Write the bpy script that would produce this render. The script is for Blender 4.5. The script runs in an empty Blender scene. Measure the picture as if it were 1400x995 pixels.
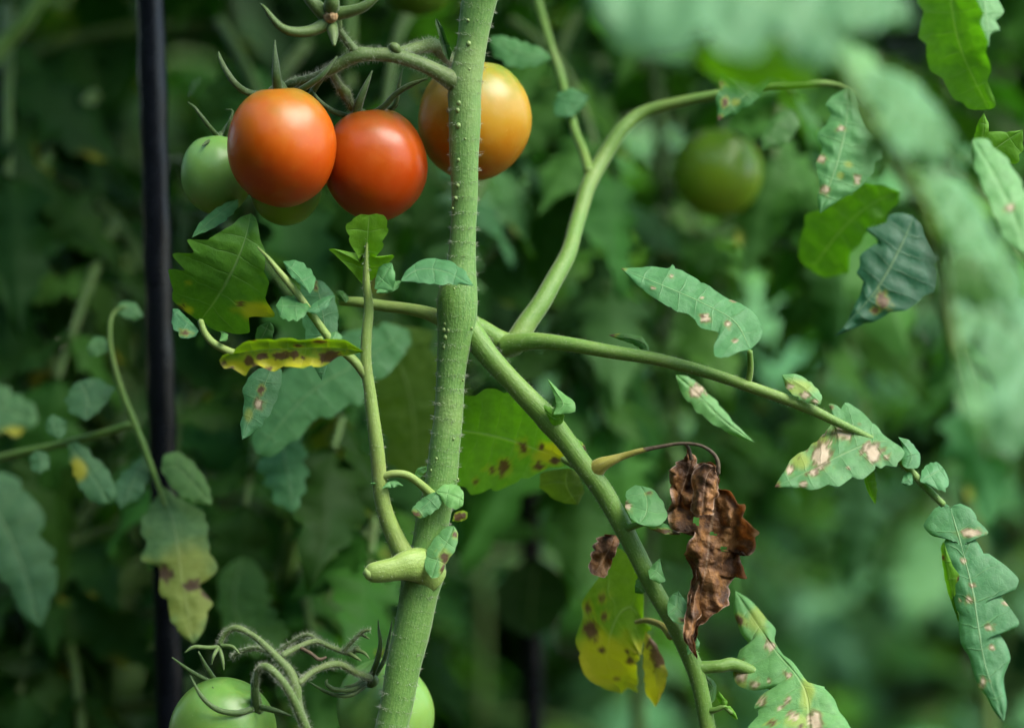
import bpy, math, random
import numpy as np
from mathutils import Matrix, Vector, noise as mnoise

random.seed(7); np.random.seed(7)
sc = bpy.context.scene
col = sc.collection

# ------------------------------------------------------------------ camera, sky, sun, exposure
DIST = 1.0            # camera to the plane of the main stem, metres
ZC = 0.92             # height of the camera
PX = 0.0003           # metres per photograph pixel on that plane
cam_d = bpy.data.cameras.new('camera'); cam = bpy.data.objects.new('camera', cam_d); col.objects.link(cam)
cam.location = (0, -DIST, ZC); cam.rotation_euler = (math.radians(90), 0, 0)
cam_d.sensor_width = 36; cam_d.lens = 36 * DIST / (1400 * PX)
cam_d.clip_start = 0.02; cam_d.clip_end = 4000
cam_d.dof.use_dof = True; cam_d.dof.focus_distance = DIST - 0.004; cam_d.dof.aperture_fstop = 3.5
sc.camera = cam

SUN_EL, SUN_AZ = 55, 122      # azimuth clockwise from +Y, so 122 is to the right and a little behind the camera
w = bpy.data.worlds.new('World'); sc.world = w; w.use_nodes = True
nt = w.node_tree; nt.nodes.clear()
sky = nt.nodes.new('ShaderNodeTexSky'); sky.sky_type = 'NISHITA'; sky.sun_disc = False
sky.sun_elevation = math.radians(SUN_EL); sky.sun_rotation = math.radians(SUN_AZ)
sky.air_density = 1.2; sky.dust_density = 1.0; sky.ozone_density = 1.2
bg = nt.nodes.new('ShaderNodeBackground'); bg.inputs[1].default_value = 0.075
wo = nt.nodes.new('ShaderNodeOutputWorld')
nt.links.new(sky.outputs[0], bg.inputs[0]); nt.links.new(bg.outputs[0], wo.inputs[0])
sun_d = bpy.data.lights.new('sun', 'SUN'); sun_d.energy = 1.5; sun_d.angle = math.radians(46); sun_d.color = (1.0, 0.94, 0.84)
sun = bpy.data.objects.new('sun', sun_d); col.objects.link(sun)
_e, _a = math.radians(SUN_EL), math.radians(SUN_AZ)
sdir = Vector((math.sin(_a) * math.cos(_e), math.cos(_a) * math.cos(_e), math.sin(_e)))
sun.rotation_euler = sdir.to_track_quat('Z', 'Y').to_euler()
sc.view_settings.view_transform = 'Standard'; sc.view_settings.look = 'None'
sc.view_settings.gamma = 1; sc.view_settings.exposure = 2.85
sc.render.engine = 'CYCLES'
sc.cycles.use_denoising = True
sc.cycles.max_bounces = 4; sc.cycles.diffuse_bounces = 2; sc.cycles.glossy_bounces = 2; sc.cycles.transmission_bounces = 4
sc.cycles.use_adaptive_sampling = True; sc.cycles.adaptive_threshold = 0.02
sc.cycles.caustics_reflective = False; sc.cycles.caustics_refractive = False

# ------------------------------------------------------------------ helpers
def P(px, py, d=0.0):
    """Point at depth d (metres behind the stem's plane) that the photograph shows at pixel (px, py)."""
    s = (DIST + d) / DIST
    return ((px - 700) * PX * s, d, ZC - (py - 497.5) * PX * s)

def PA(xy, d):
    s = (DIST + d) / DIST
    return np.stack([(xy[:, 0] - 700) * PX * s, d + 0 * s, ZC - (xy[:, 1] - 497.5) * PX * s], 1)

def catmull(pts, n):
    """n+1 points along a Catmull-Rom curve, even by chord length."""
    p = np.array(pts, float)
    if len(p) == 2: return p[0] + (p[1] - p[0]) * np.linspace(0, 1, n + 1)[:, None]
    q = np.vstack([2 * p[0] - p[1], p, 2 * p[-1] - p[-2]])
    out = []
    for i in range(len(p) - 1):
        a, b, c, d = q[i:i + 4]
        t = np.linspace(0, 1, 24, endpoint=False)[:, None]
        out.append(0.5 * (2 * b + (c - a) * t + (2 * a - 5 * b + 4 * c - d) * t ** 2 + (3 * b - a - 3 * c + d) * t ** 3))
    f = np.vstack(out + [p[-1:]])
    s = np.concatenate([[0], np.cumsum(np.linalg.norm(np.diff(f[:, :3], axis=0), axis=1))])
    t = np.linspace(0, s[-1], n + 1)
    return np.stack([np.interp(t, s, f[:, k]) for k in range(f.shape[1])], 1)

ROOT = {}
def link(o, parent=None):
    col.objects.link(o)
    if parent is not None:
        o.parent = parent
        if parent.name in ROOT: o.matrix_parent_inverse = Matrix.Translation(-Vector(ROOT[parent.name]))
    return o

def thing(name, loc, label, cat, group=None):
    o = bpy.data.objects.new(name, None); o.location = loc; o.empty_display_size = 0.02
    col.objects.link(o); ROOT[o.name] = loc
    tag(o, label, cat, group); return o

def tag(o, label=None, cat=None, group=None, kind=None):
    for k, v in (('label', label), ('category', cat), ('group', group), ('kind', kind)):
        if v: o[k] = v
    return o

def mesh_np(name, v, f, uv=None, attr=None, smooth=True):
    me = bpy.data.meshes.new(name)
    me.from_pydata([tuple(map(float, x)) for x in v], [], [tuple(map(int, x)) for x in f])
    if uv is not None:
        li = np.empty(len(me.loops), np.int32); me.loops.foreach_get('vertex_index', li)
        l = me.uv_layers.new(name='UVMap'); l.data.foreach_set('uv', np.asarray(uv, np.float32)[li].ravel())
    if attr is not None:
        a = me.attributes.new('spot', 'FLOAT_COLOR', 'POINT')
        c = np.ones((len(v), 4), np.float32); c[:, :3] = attr; a.data.foreach_set('color', c.ravel())
    if smooth: me.polygons.foreach_set('use_smooth', [True] * len(me.polygons))
    me.update(); return me

def obj(name, me, mat, parent=None, color=None):
    o = bpy.data.objects.new(name, me)
    if not me.materials: me.materials.append(mat)
    if color: o.color = (*color, 1)
    return link(o, parent)

def sm(a, b, x):
    t = np.clip((x - a) / (b - a), 0, 1); return t * t * (3 - 2 * t)

def vnoise(x, y, z=0.0):
    return np.array([mnoise.noise((float(a), float(b), z)) for a, b in zip(np.ravel(x), np.ravel(y))]).reshape(np.shape(x))

# ------------------------------------------------------------------ materials
class N:
    def __init__(s, name):
        s.m = bpy.data.materials.new(name); s.m.use_nodes = True
        s.t = s.m.node_tree; s.t.nodes.clear()
        s.out = s.n('OutputMaterial')
    def n(s, t, **k):
        x = s.t.nodes.new('ShaderNode' + t)
        for a, b in k.items(): setattr(x, a, b)
        return x
    def set(s, node, i, v):
        if isinstance(v, bpy.types.NodeSocket): s.t.links.new(v, node.inputs[i])
        elif v is not None: node.inputs[i].default_value = v
    def math(s, op, a, b=None, c=None, clamp=False):
        x = s.n('Math', operation=op, use_clamp=clamp)
        s.set(x, 0, a); s.set(x, 1, b)
        if c is not None: s.set(x, 2, c)
        return x.outputs[0]
    def mix(s, f, a, b, mode='MIX'):
        x = s.n('MixRGB', blend_type=mode); s.set(x, 0, f)
        s.set(x, 1, a if isinstance(a, bpy.types.NodeSocket) else (*a, 1)); s.set(x, 2, b if isinstance(b, bpy.types.NodeSocket) else (*b, 1))
        return x.outputs[0]
    def noise(s, vec, scale, detail=3, rough=.55):
        x = s.n('TexNoise'); s.set(x, 'Vector', vec); x.inputs['Scale'].default_value = scale
        x.inputs['Detail'].default_value = detail; x.inputs['Roughness'].default_value = rough
        return x.outputs['Fac']
    def ramp(s, f, stops):
        x = s.n('ValToRGB'); s.set(x, 0, f); e = x.color_ramp.elements
        while len(e) < len(stops): e.new(.5)
        for k, (p, c) in zip(e, stops): k.position = p; k.color = (*c, 1) if len(c) == 3 else c
        return x.outputs[0]
    def rng(s, v, a, b, c=0., d=1.):
        x = s.n('MapRange', interpolation_type='SMOOTHSTEP'); s.set(x, 0, v)
        for i, q in zip((1, 2, 3, 4), (a, b, c, d)): x.inputs[i].default_value = q
        return x.outputs[0]
    def bump(s, h, strength, dist):
        x = s.n('Bump'); x.inputs['Strength'].default_value = strength; x.inputs['Distance'].default_value = dist
        s.set(x, 'Height', h); return x.outputs[0]
    def bsdf(s, color, rough, spec=.5, normal=None, **k):
        x = s.n('BsdfPrincipled'); s.set(x, 'Base Color', color if isinstance(color, bpy.types.NodeSocket) else (*color, 1))
        s.set(x, 'Roughness', rough); s.set(x, 'Specular IOR Level', spec)
        if normal is not None: s.set(x, 'Normal', normal)
        for a, b in k.items(): s.set(x, a.replace('_', ' '), b)
        return x.outputs[0]
    def done(s, sh):
        s.t.links.new(sh, s.out.inputs[0]); return s.m

def leaf_material(name='tomato_leaf', detail=True, sheen=.05, spec=.26):
    k = N(name)
    oi = k.n('ObjectInfo'); uv = k.n('UVMap', uv_map='UVMap').outputs[0]
    sp = k.n('SeparateXYZ'); k.set(sp, 0, uv)
    geo = k.n('TexCoord').outputs['Object']
    n1 = k.noise(geo, 60, 3); n2 = k.noise(geo, 260, 2)
    base = k.mix(k.math('MULTIPLY', k.rng(n1, .3, .7), .5), oi.outputs['Color'], (0.6, .72, .62), 'MULTIPLY')
    base = k.mix(.35, base, k.mix(1., base, k.ramp(n2, [(.3, (.6, .66, .6)), (.7, (1.35, 1.25, 1.3))]), 'MULTIPLY'))
    rnd = k.ramp(oi.outputs['Random'], [(0, (.78, .82, .86)), (.5, (1, 1, 1)), (1, (1.2, 1.12, .9))])
    base = k.mix(1., base, rnd, 'MULTIPLY')
    height = None
    if detail:
        v = k.math('ABSOLUTE', k.math('SUBTRACT', sp.outputs[1], .5))               # 0 at the midrib, .5 at the margin
        midv = k.rng(v, .003, .022, 1, 0)
        lat = k.math('PINGPONG', k.math('ADD', k.math('MULTIPLY', sp.outputs[0], 9.0), k.math('MULTIPLY', k.math('SUBTRACT', n1, .5), .7)), .5)          # 0 on a lateral vein
        w_ = k.rng(v, 0, .5, .055, .02)
        latv = k.math('MULTIPLY', k.math('SUBTRACT', 1., k.math('DIVIDE', lat, w_), clamp=True), k.rng(v, .3, .48, 1, .2))
        vo = k.n('TexVoronoi', feature='DISTANCE_TO_EDGE'); k.set(vo, 'Vector', geo); vo.inputs['Scale'].default_value = 420
        net = k.rng(vo.outputs[0], 0, .12, 1, 0)
        vein = k.math('MAXIMUM', k.math('MULTIPLY', midv, .9), k.math('MULTIPLY', latv, .36))
        vein = k.math('MAXIMUM', vein, k.math('MULTIPLY', net, .07))
        base = k.mix(k.math('MULTIPLY', vein, .55), base, k.mix(.5, base, (.32, .42, .2)))
        vs = k.n('TexVoronoi', feature='F1'); k.set(vs, 'Vector', geo); vs.inputs['Scale'].default_value = 170
        pil = k.math('MULTIPLY', k.math('POWER', k.math('MULTIPLY', lat, 2.), .6), k.rng(v, .02, .12, 0, 1))
        height = k.math('ADD', k.math('MULTIPLY', vein, -.9), k.math('MULTIPLY', k.noise(geo, 260, 3), .6))
        height = k.math('ADD', height, k.math('ADD', k.math('MULTIPLY', pil, .5), k.math('MULTIPLY', vs.outputs[0], -.7)))
    at = k.n('Attribute', attribute_name='spot'); ss = k.n('SeparateColor'); k.set(ss, 0, at.outputs['Color'])
    base = k.mix(ss.outputs[1], base, k.mix(n1, (.34, .32, .014), (.42, .36, .014)))
    base = k.mix(ss.outputs[2], base, k.mix(n2, (.28, .21, .13), (.46, .38, .27)))
    base = k.mix(ss.outputs[0], base, k.mix(n2, (.035, .02, .01), (.12, .07, .03)))
    nor = k.bump(height, .42, .0012) if height is not None else None
    sh = k.bsdf(base, k.math('ADD', .46, k.math('MULTIPLY', n1, .2)), spec, nor, Sheen_Weight=sheen, Sheen_Roughness=.4)
    tr = k.n('BsdfTranslucent'); k.set(tr, 0, k.mix(1., base, (1.6, 1.9, .4), 'MULTIPLY'))
    if nor is not None: k.set(tr, 'Normal', nor)
    ms = k.n('MixShader'); ms.inputs[0].default_value = .34
    k.t.links.new(sh, ms.inputs[1]); k.t.links.new(tr.outputs[0], ms.inputs[2])
    return k.done(ms.outputs[0])

def stem_material(name, c1, c2, c3):
    k = N(name); uv = k.n('UVMap', uv_map='UVMap').outputs[0]
    geo = k.n('TexCoord').outputs['Object']
    mp = k.n('Mapping'); k.set(mp, 0, uv); mp.inputs['Scale'].default_value = (1.2, 9, 1)
    st = k.noise(mp.outputs[0], 3.0, 4, .6)
    n = k.noise(geo, 35, 3); f = k.noise(geo, 900, 2)
    c = k.mix(k.rng(st, .3, .7), c1, c2); c = k.mix(k.math('MULTIPLY', k.rng(n, .45, .75), .7), c, c3)
    c = k.mix(k.math('MULTIPLY', k.rng(f, .52, .7), .16), c, k.mix(.5, c, (.45, .5, .3)))
    h = k.math('ADD', k.math('MULTIPLY', st, .5), k.math('MULTIPLY', f, .5))
    return k.done(k.bsdf(c, .55, .35, k.bump(h, .5, .0008), Sheen_Weight=.15, Sheen_Roughness=.35))

def tomato_material(name, stops, speck=(.8, .5, .2), rough=.30):
    k = N(name); tc = k.n('TexCoord'); sp = k.n('SeparateXYZ'); k.set(sp, 0, tc.outputs['Generated'])
    geo = tc.outputs['Object']
    big = k.noise(geo, 28, 3, .6); fine = k.noise(geo, 900, 2); mid = k.noise(geo, 160, 3)
    f = k.math('ADD', sp.outputs[2], k.math('MULTIPLY', k.math('SUBTRACT', big, .5), .85))
    c = k.ramp(f, stops)
    c = k.mix(k.math('MULTIPLY', k.rng(mid, .4, .75), .16), c, speck)
    c = k.mix(k.math('MULTIPLY', k.rng(fine, .62, .72), .25), c, speck)
    h = k.math('ADD', k.math('MULTIPLY', big, .6), k.math('MULTIPLY', mid, .12))
    return k.done(k.bsdf(c, k.math('ADD', rough - .05, k.math('MULTIPLY', mid, .16)), .29, k.bump(h, .16, .004),
                         Subsurface_Weight=.15, Subsurface_Scale=.006))

def plain(name, c1, c2, scale, rough, spec=.4, bump=0, dist=.001):
    k = N(name); geo = k.n('TexCoord').outputs['Object']; n = k.noise(geo, scale, 5, .6)
    c = k.mix(k.rng(n, .3, .7), c1, c2)
    return k.done(k.bsdf(c, rough, spec, k.bump(n, bump, dist) if bump else None))

def dry_material():
    k = N('withered_leaf'); tc = k.n('TexCoord'); uv = k.n('UVMap', uv_map='UVMap').outputs[0]
    sp = k.n('SeparateXYZ'); k.set(sp, 0, uv)
    n = k.noise(tc.outputs['Object'], 90, 4, .65); f = k.noise(tc.outputs['Object'], 420, 3, .6)
    c = k.ramp(n, [(.30, (.016, .008, .0035)), (.45, (.075, .032, .009)), (.58, (.20, .092, .025)), (.74, (.40, .25, .13))])
    v = k.math('ABSOLUTE', k.math('SUBTRACT', sp.outputs[1], .5))
    c = k.mix(k.rng(v, .004, .03, .4, 0), c, (.30, .20, .12))
    lat = k.math('PINGPONG', k.math('MULTIPLY', sp.outputs[0], 11.), .5)
    c = k.mix(k.rng(lat, .02, .08, .12, 0), c, (.22, .11, .05))
    c = k.mix(k.rng(v, .44, .5, 0, .5), c, (.42, .32, .24))
    h = k.math('ADD', n, k.math('MULTIPLY', f, .6))
    sh = k.bsdf(c, .62, .3, k.bump(h, .8, .0025))
    tr = k.n('BsdfTranslucent'); k.set(tr, 0, k.mix(1., c, (1.5, .9, .5), 'MULTIPLY'))
    ms = k.n('MixShader'); ms.inputs[0].default_value = .15
    k.t.links.new(sh, ms.inputs[1]); k.t.links.new(tr.outputs[0], ms.inputs[2])
    return k.done(ms.outputs[0])

LEAF = leaf_material()
LEAF_FAR = leaf_material('tomato_leaf_soft', False, 0., .09)
STEM = stem_material('tomato_stem', (.060, .15, .024), (.10, .20, .038), (.14, .22, .055))
SHOOT = stem_material('tomato_shoot', (.12, .20, .032), (.17, .245, .05), (.20, .235, .06))
STALK = stem_material('tomato_stalk', (.045, .09, .015), (.07, .12, .022), (.09, .12, .03))
BRANCH = stem_material('tomato_branch', (.058, .14, .013), (.09, .175, .02), (.12, .18, .03))
BACKSTEM = stem_material('shaded_stem', (.04, .095, .01), (.06, .12, .016), (.07, .10, .02))
SEPAL = stem_material('tomato_sepal', (.026, .062, .010), (.046, .092, .016), (.055, .075, .018))
NODULE = plain('pale_nodule', (.115, .19, .045), (.155, .23, .06), 300, .5)
HAIR = plain('plant_hair', (.2340, .2808, .1716), (.2964, .3276, .2340), 100, .5)
CUT = plain('cut_stem', (.1872, .2964, .0624), (.2652, .3588, .1092), 500, .6, .3, .4)
SCAR = plain('brown_scar', (.16, .09, .035), (.32, .22, .10), 700, .7, .3, .6)
DRIED = plain('dried_stalk', (.035, .025, .012), (.085, .062, .032), 500, .7, .3, .5)
YPET = stem_material('dying_petiole', (.24, .24, .025), (.15, .115, .025), (.27, .25, .04))
DRY = dry_material()
STAKE = plain('black_enamel', (.0025, .003, .0042), (.005, .006, .008), 90, .24, .18, .15, .0008)
SOIL = plain('soil', (.022, .014, .009), (.07, .05, .034), 22, .9, .2, 1., .03)

# ------------------------------------------------------------------ builders
def tube(name, pts, mat, parent=None, sides=12, d0=0.0, seed=0, px=True, ridges=0.0, step=5.0, cap=True):
    """pts: (px, py, depth offset in metres, radius in px) when px, else (x, y, z, radius in metres)."""
    if px:
        q = []
        for p in pts:
            s = 1 + (d0 + p[2]) / DIST
            q.append((*P(p[0], p[1], d0 + p[2]), p[3] * PX * s))
    else: q = list(pts)
    q = np.array(q)
    length = np.linalg.norm(np.diff(q[:, :3], axis=0), axis=1).sum()
    n = int(np.clip(length / (step * PX), 4, 260))
    c = catmull(q, n); cen, rad = c[:, :3], np.maximum(c[:, 3], 1e-5)
    tan = np.gradient(cen, axis=0); tan /= np.linalg.norm(tan, axis=1)[:, None] + 1e-12
    ref = np.array([0.0, 1, 0]) if abs(tan[0][1]) < .8 else np.array([1.0, 0, 0])
    vs, uvs = [], []; rr = np.random.RandomState(seed + 11)
    ph = rr.rand(4) * 6.28; acc = 0
    for i in range(n + 1):
        t = tan[i]; a = ref - t * ref.dot(t); a /= np.linalg.norm(a); b = np.cross(t, a); ref = a
        th = np.arange(sides) / sides * 2 * math.pi
        if i: acc += np.linalg.norm(cen[i] - cen[i - 1])
        lump = 1 + .035 * np.sin(acc * 210 + ph[0]) * np.sin(th + ph[1]) + .03 * np.sin(acc * 90 + ph[2]) + ridges * np.cos(3 * th + ph[3] + acc * 8)
        r = rad[i] * lump
        vs.append(cen[i] + np.outer(np.cos(th) * r, a) + np.outer(np.sin(th) * r, b))
        uvs.append(np.stack([np.full(sides, acc * 40), np.abs(np.arange(sides) / sides * 2 - 1)], 1))
    v = np.vstack(vs); uv = np.vstack(uvs); f = []
    for i in range(n):
        for j in range(sides):
            k = (j + 1) % sides
            f.append((i * sides + j, i * sides + k, (i + 1) * sides + k, (i + 1) * sides + j))
    if cap:
        for i, sgn in ((0, -1), (n, 1)):
            m = len(v); v = np.vstack([v, cen[i] + tan[i] * sgn * rad[i] * .6]); uv = np.vstack([uv, uv[i * sides]])
            for j in range(sides):
                k = (j + 1) % sides
                f.append((i * sides + k, i * sides + j, m) if sgn < 0 else (i * sides + j, i * sides + k, m))
    o = obj(name, mesh_np(name, v, f, uv), mat, parent)
    return o, cen, rad, tan

def hairs(tubes, n, lpx, parent, seed=1, rpx=.32, zone=None):
    """Fine hairs standing out all over the given tubes, joined into one part."""
    rr = np.random.RandomState(seed); v, f = [], []
    wts = np.array([len(t[1]) * 1.0 for t in tubes]); wts /= wts.sum()
    for _ in range(n):
        _, cen, rad, tan = tubes[rr.choice(len(tubes), p=wts)]
        i = rr.randint(len(cen)); t = tan[i]
        x = rr.normal(size=3); x -= t * x.dot(t); x /= np.linalg.norm(x)
        d = x + rr.normal(size=3) * .28; d /= np.linalg.norm(d)
        base = cen[i] + x * rad[i] * .93 + t * (rr.rand() - .5) * .0015
        L = lpx * PX * (.35 + rr.rand()); k = len(v)
        a = np.cross(d, t); a /= np.linalg.norm(a) + 1e-9; b = np.cross(d, a); r = rpx * PX
        bend = rr.normal(size=3) * L * .12
        for q in range(3):
            th = q * 2.094; v.append(base + (a * math.cos(th) + b * math.sin(th)) * r)
        for q in range(3):
            th = q * 2.094; v.append(base + d * L * .55 + bend * .4 + (a * math.cos(th) + b * math.sin(th)) * r * .6)
        v.append(base + d * L + bend)
        for q in range(3):
            m = (q + 1) % 3
            f += [(k + q, k + m, k + 3 + m, k + 3 + q), (k + 3 + q, k + 3 + m, k + 6)]
    return tag(obj('hair', mesh_np('hair', v, f), HAIR, parent), kind='stuff')

def nodules(spots, parent, d=0.0):
    """Pale pimples on the stem: flattened little domes, joined into one part."""
    v, f = [], []
    for (x, y, r, dd) in spots:
        c = np.array(P(x, y, d + dd * .95)); k = len(v); R = r * PX * .72
        for a in range(5):
            ph = a / 4 * math.pi
            for b in range(8):
                th = b / 8 * 2 * math.pi
                v.append(c + R * np.array([math.sin(ph) * math.cos(th), -math.cos(ph) * .6, math.sin(ph) * math.sin(th) * 1.15]))
        for a in range(4):
            for b in range(8):
                f.append((k + a * 8 + b, k + a * 8 + (b + 1) % 8, k + (a + 1) * 8 + (b + 1) % 8, k + (a + 1) * 8 + b))
    return tag(obj('nodule', mesh_np('nodule', v, f), NODULE, parent), kind='stuff')

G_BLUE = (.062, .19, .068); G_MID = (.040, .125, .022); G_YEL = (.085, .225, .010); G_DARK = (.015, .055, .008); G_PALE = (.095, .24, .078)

def edge_curve(e, M, n):
    """Samples of a traced leaf margin matched to the midrib: half by length, half by nearest place along the midrib."""
    p = catmull(e, 400)
    # keep the corners of teeth: blend the smooth curve with the straight polyline
    q = np.array(e, float); s = np.concatenate([[0], np.cumsum(np.linalg.norm(np.diff(q, axis=0), axis=1))])
    ql = np.stack([np.interp(np.linspace(0, s[-1], 401), s, q[:, i]) for i in (0, 1)], 1)
    p = .6 * p + .4 * ql
    ch = np.linspace(0, 1, 401)
    dd = ((p[:, None, :] - M[None]) ** 2).sum(2); pr = dd.argmin(1) / (len(M) - 1)
    u = np.maximum.accumulate(.55 * ch + .45 * pr) + 1e-5 * np.arange(401)
    u = (u - u[0]) / (u[-1] - u[0])
    t = np.linspace(0, 1, n + 1)
    return np.stack([np.interp(t, u, p[:, i]) for i in (0, 1)], 1)

def leaf2d(name, parent, mid, left, right, d=0., tx=0., ty=.5, cup=5., wave=2.5, curl=0., quilt=2.0, veins=5,
           color=G_BLUE, spots=(), holes=(), mat=None, crumple=0., seed=0, res=3.0, arch=.15, tooth=.15, teeth=5):
    """A leaf blade from its midrib and its two margins (photograph pixels), tilted and curved in depth.
    ty > 0: lower edge nearer, so that the upper face looks up; tx > 0: right side nearer."""
    mid_a = np.array(mid, float)
    left = [mid[0]] + list(left) + [mid[-1]]; right = [mid[0]] + list(right) + [mid[-1]]
    L0 = np.linalg.norm(np.diff(mid_a, axis=0), axis=1).sum()
    nu = int(np.clip(L0 / res, 14, 110)); nv = 10 if L0 < 90 else 14
    M = catmull(mid, nu); A = edge_curve(left, M, nu); B = edge_curve(right, M, nu)
    if tooth:
        for E_, ph in ((A, .15), (B, .45)):
            sfr = (np.linspace(0, 1, nu + 1) * (teeth + .5) + ph) % 1.0
            fr = np.where(sfr < .72, sfr / .72, (1 - sfr) / .28)
            amp = np.random.RandomState(int(abs(L0) * 7) % 9999).uniform(.3, 1.5, teeth + 3)[((np.linspace(0, 1, nu + 1) * (teeth + .5) + ph)).astype(int)]
            E_ += (M - E_) * (tooth * (1 - fr) * amp)[:, None]
    cx, cy = np.mean([M.mean(0), A.mean(0), B.mean(0)], axis=0)
    jj = np.arange(-nv, nv + 1); t = np.abs(jj) / nv
    E = np.where((jj < 0)[None, :, None], A[:, None, :], B[:, None, :])
    xy = M[:, None, :] * (1 - t)[None, :, None] + E * t[None, :, None]
    u = np.linspace(0, 1, nu + 1)[:, None] * np.ones_like(t)[None]; tt = np.ones_like(u) * t[None]
    x, y = xy[..., 0], xy[..., 1]
    dep = -ty * (y - cy) - tx * (x - cx) + cup * tt ** 2 * np.sin(math.pi * np.clip(u * .9 + .08, 0, 1))
    dep += arch * ((u - .4) ** 2) * L0
    quilt *= min(1., L0 / 180.) ** 1.5
    if L0 < 110: veins = 3
    dep += -quilt * (.75 * np.sin(math.pi * (u * veins)) ** 2) * np.clip(tt * 3, 0, 1) * (1 - tt ** 3)
    dep += wave * tt ** 2 * vnoise(u * 5 + seed * 3.7, np.sign(jj)[None] * 4 + tt * .5, seed) * 2
    dep += 2.2 * vnoise(x / 24. + seed, y / 24., 8.8) * np.clip(tt * 2.5, 0, 1) * min(1., L0 / 120)
    dep += curl * np.clip((tt - .72) / .28, 0, 1) ** 2
    if crumple:
        dep += crumple * (1.2 * vnoise(x / 34. + seed, y / 60., 3.1) + .8 * vnoise(x / 15. + seed, y / 22., 7.7) + .35 * vnoise(x / 7., y / 9., 1.7)) * (0.3 + tt)
        k = crumple * .34 * np.clip(tt, .15, 1)
        x = x + k * vnoise(x / 16., y / 16. + seed, 5.5); y = y + k * vnoise(x / 16. + 9, y / 16., 2.5)
    xyf = np.stack([x.ravel(), y.ravel()], 1)
    v = PA(xyf, d + dep.ravel() * PX)
    att = np.zeros((len(v), 3))
    if len(spots):
        nz = vnoise(xyf[:, 0] / 5., xyf[:, 1] / 5., seed + .5); nb = vnoise(xyf[:, 0] / 16., xyf[:, 1] / 16., seed + 4.5)
        for s in spots:
            kind, sx, sy, r = s[:4]; ry = s[4] if len(s) > 4 else r
            q = np.hypot((xyf[:, 0] - sx) / r, (xyf[:, 1] - sy) / ry)
            if kind in 'yh': att[:, 1] = np.maximum(att[:, 1], (.8 if kind == 'y' else .33) * (1 - sm(.45, 1.15, q * (1 + .35 * nb))))
            else:
                q = q * (1 + .55 * nz + .35 * nb)
                if kind == 'b': att[:, 0] = np.maximum(att[:, 0], 1 - sm(.75, 1.1, q))
                if kind == 'p':
                    att[:, 2] = np.maximum(att[:, 2], 1 - sm(.75, 1.05, q))
                    att[:, 0] = np.maximum(att[:, 0], .75 * sm(.6, .95, q) * (1 - sm(1.0, 1.4, q)))
                att[:, 1] = np.maximum(att[:, 1], (.3 if kind == 'b' else .14) * (1 - sm(1.0, 1.8, q)))
    W = 2 * nv + 1; f = []
    for i in range(nu):
        for j in range(W - 1):
            a = i * W + j
            if holes:
                fx, fy = xyf[a]
                if any(((fx - h[0]) / h[2]) ** 2 + ((fy - h[1]) / h[3]) ** 2 < 1 for h in holes): continue
            f.append((a, a + 1, a + W + 1, a + W))
    uv = np.stack([u.ravel() * float(np.clip(L0 / 26., 2.5, 9)) / 9., (.5 + .5 * (jj / nv)[None] * np.ones_like(u)).ravel()], 1)
    o = obj(name, mesh_np(name, v, f, uv, att), mat or LEAF, parent, color)
    return o

def sepal(pts, parent, d0, mat=None, flat=.32, seed=0, name='sepal'):
    """A pointed, slightly channelled sepal along a curve of (px, py, depth, half width px)."""
    q = np.array([(*P(p[0], p[1], d0 + p[2]), p[3] * PX * .74) for p in pts])
    n = 18; c = catmull(q, n); cen, rad = c[:, :3], np.maximum(c[:, 3], 2e-5)
    tan = np.gradient(cen, axis=0); tan /= np.linalg.norm(tan, axis=1)[:, None]
    v, f, uv = [], [], []; S = 8
    for i in range(n + 1):
        t = tan[i]; a = np.cross(t, (0, -1., 0)); a /= np.linalg.norm(a) + 1e-9; b = np.cross(t, a)
        for j in range(S):
            th = j / S * 6.2832; cc = math.cos(th); ssn = math.sin(th) * flat
            v.append(cen[i] + a * rad[i] * cc + b * rad[i] * (ssn - .35 * (1 - cc * cc))); uv.append((i / n * 2, abs(j / S * 2 - 1)))
    for i in range(n):
        for j in range(S):
            k = (j + 1) % S; f.append((i * S + j, i * S + k, (i + 1) * S + k, (i + 1) * S + j))
    f += [tuple(range(S))[::-1], tuple(n * S + j for j in range(S))]
    return obj(name, mesh_np(name, v, f, uv), mat or SEPAL, parent)

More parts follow.
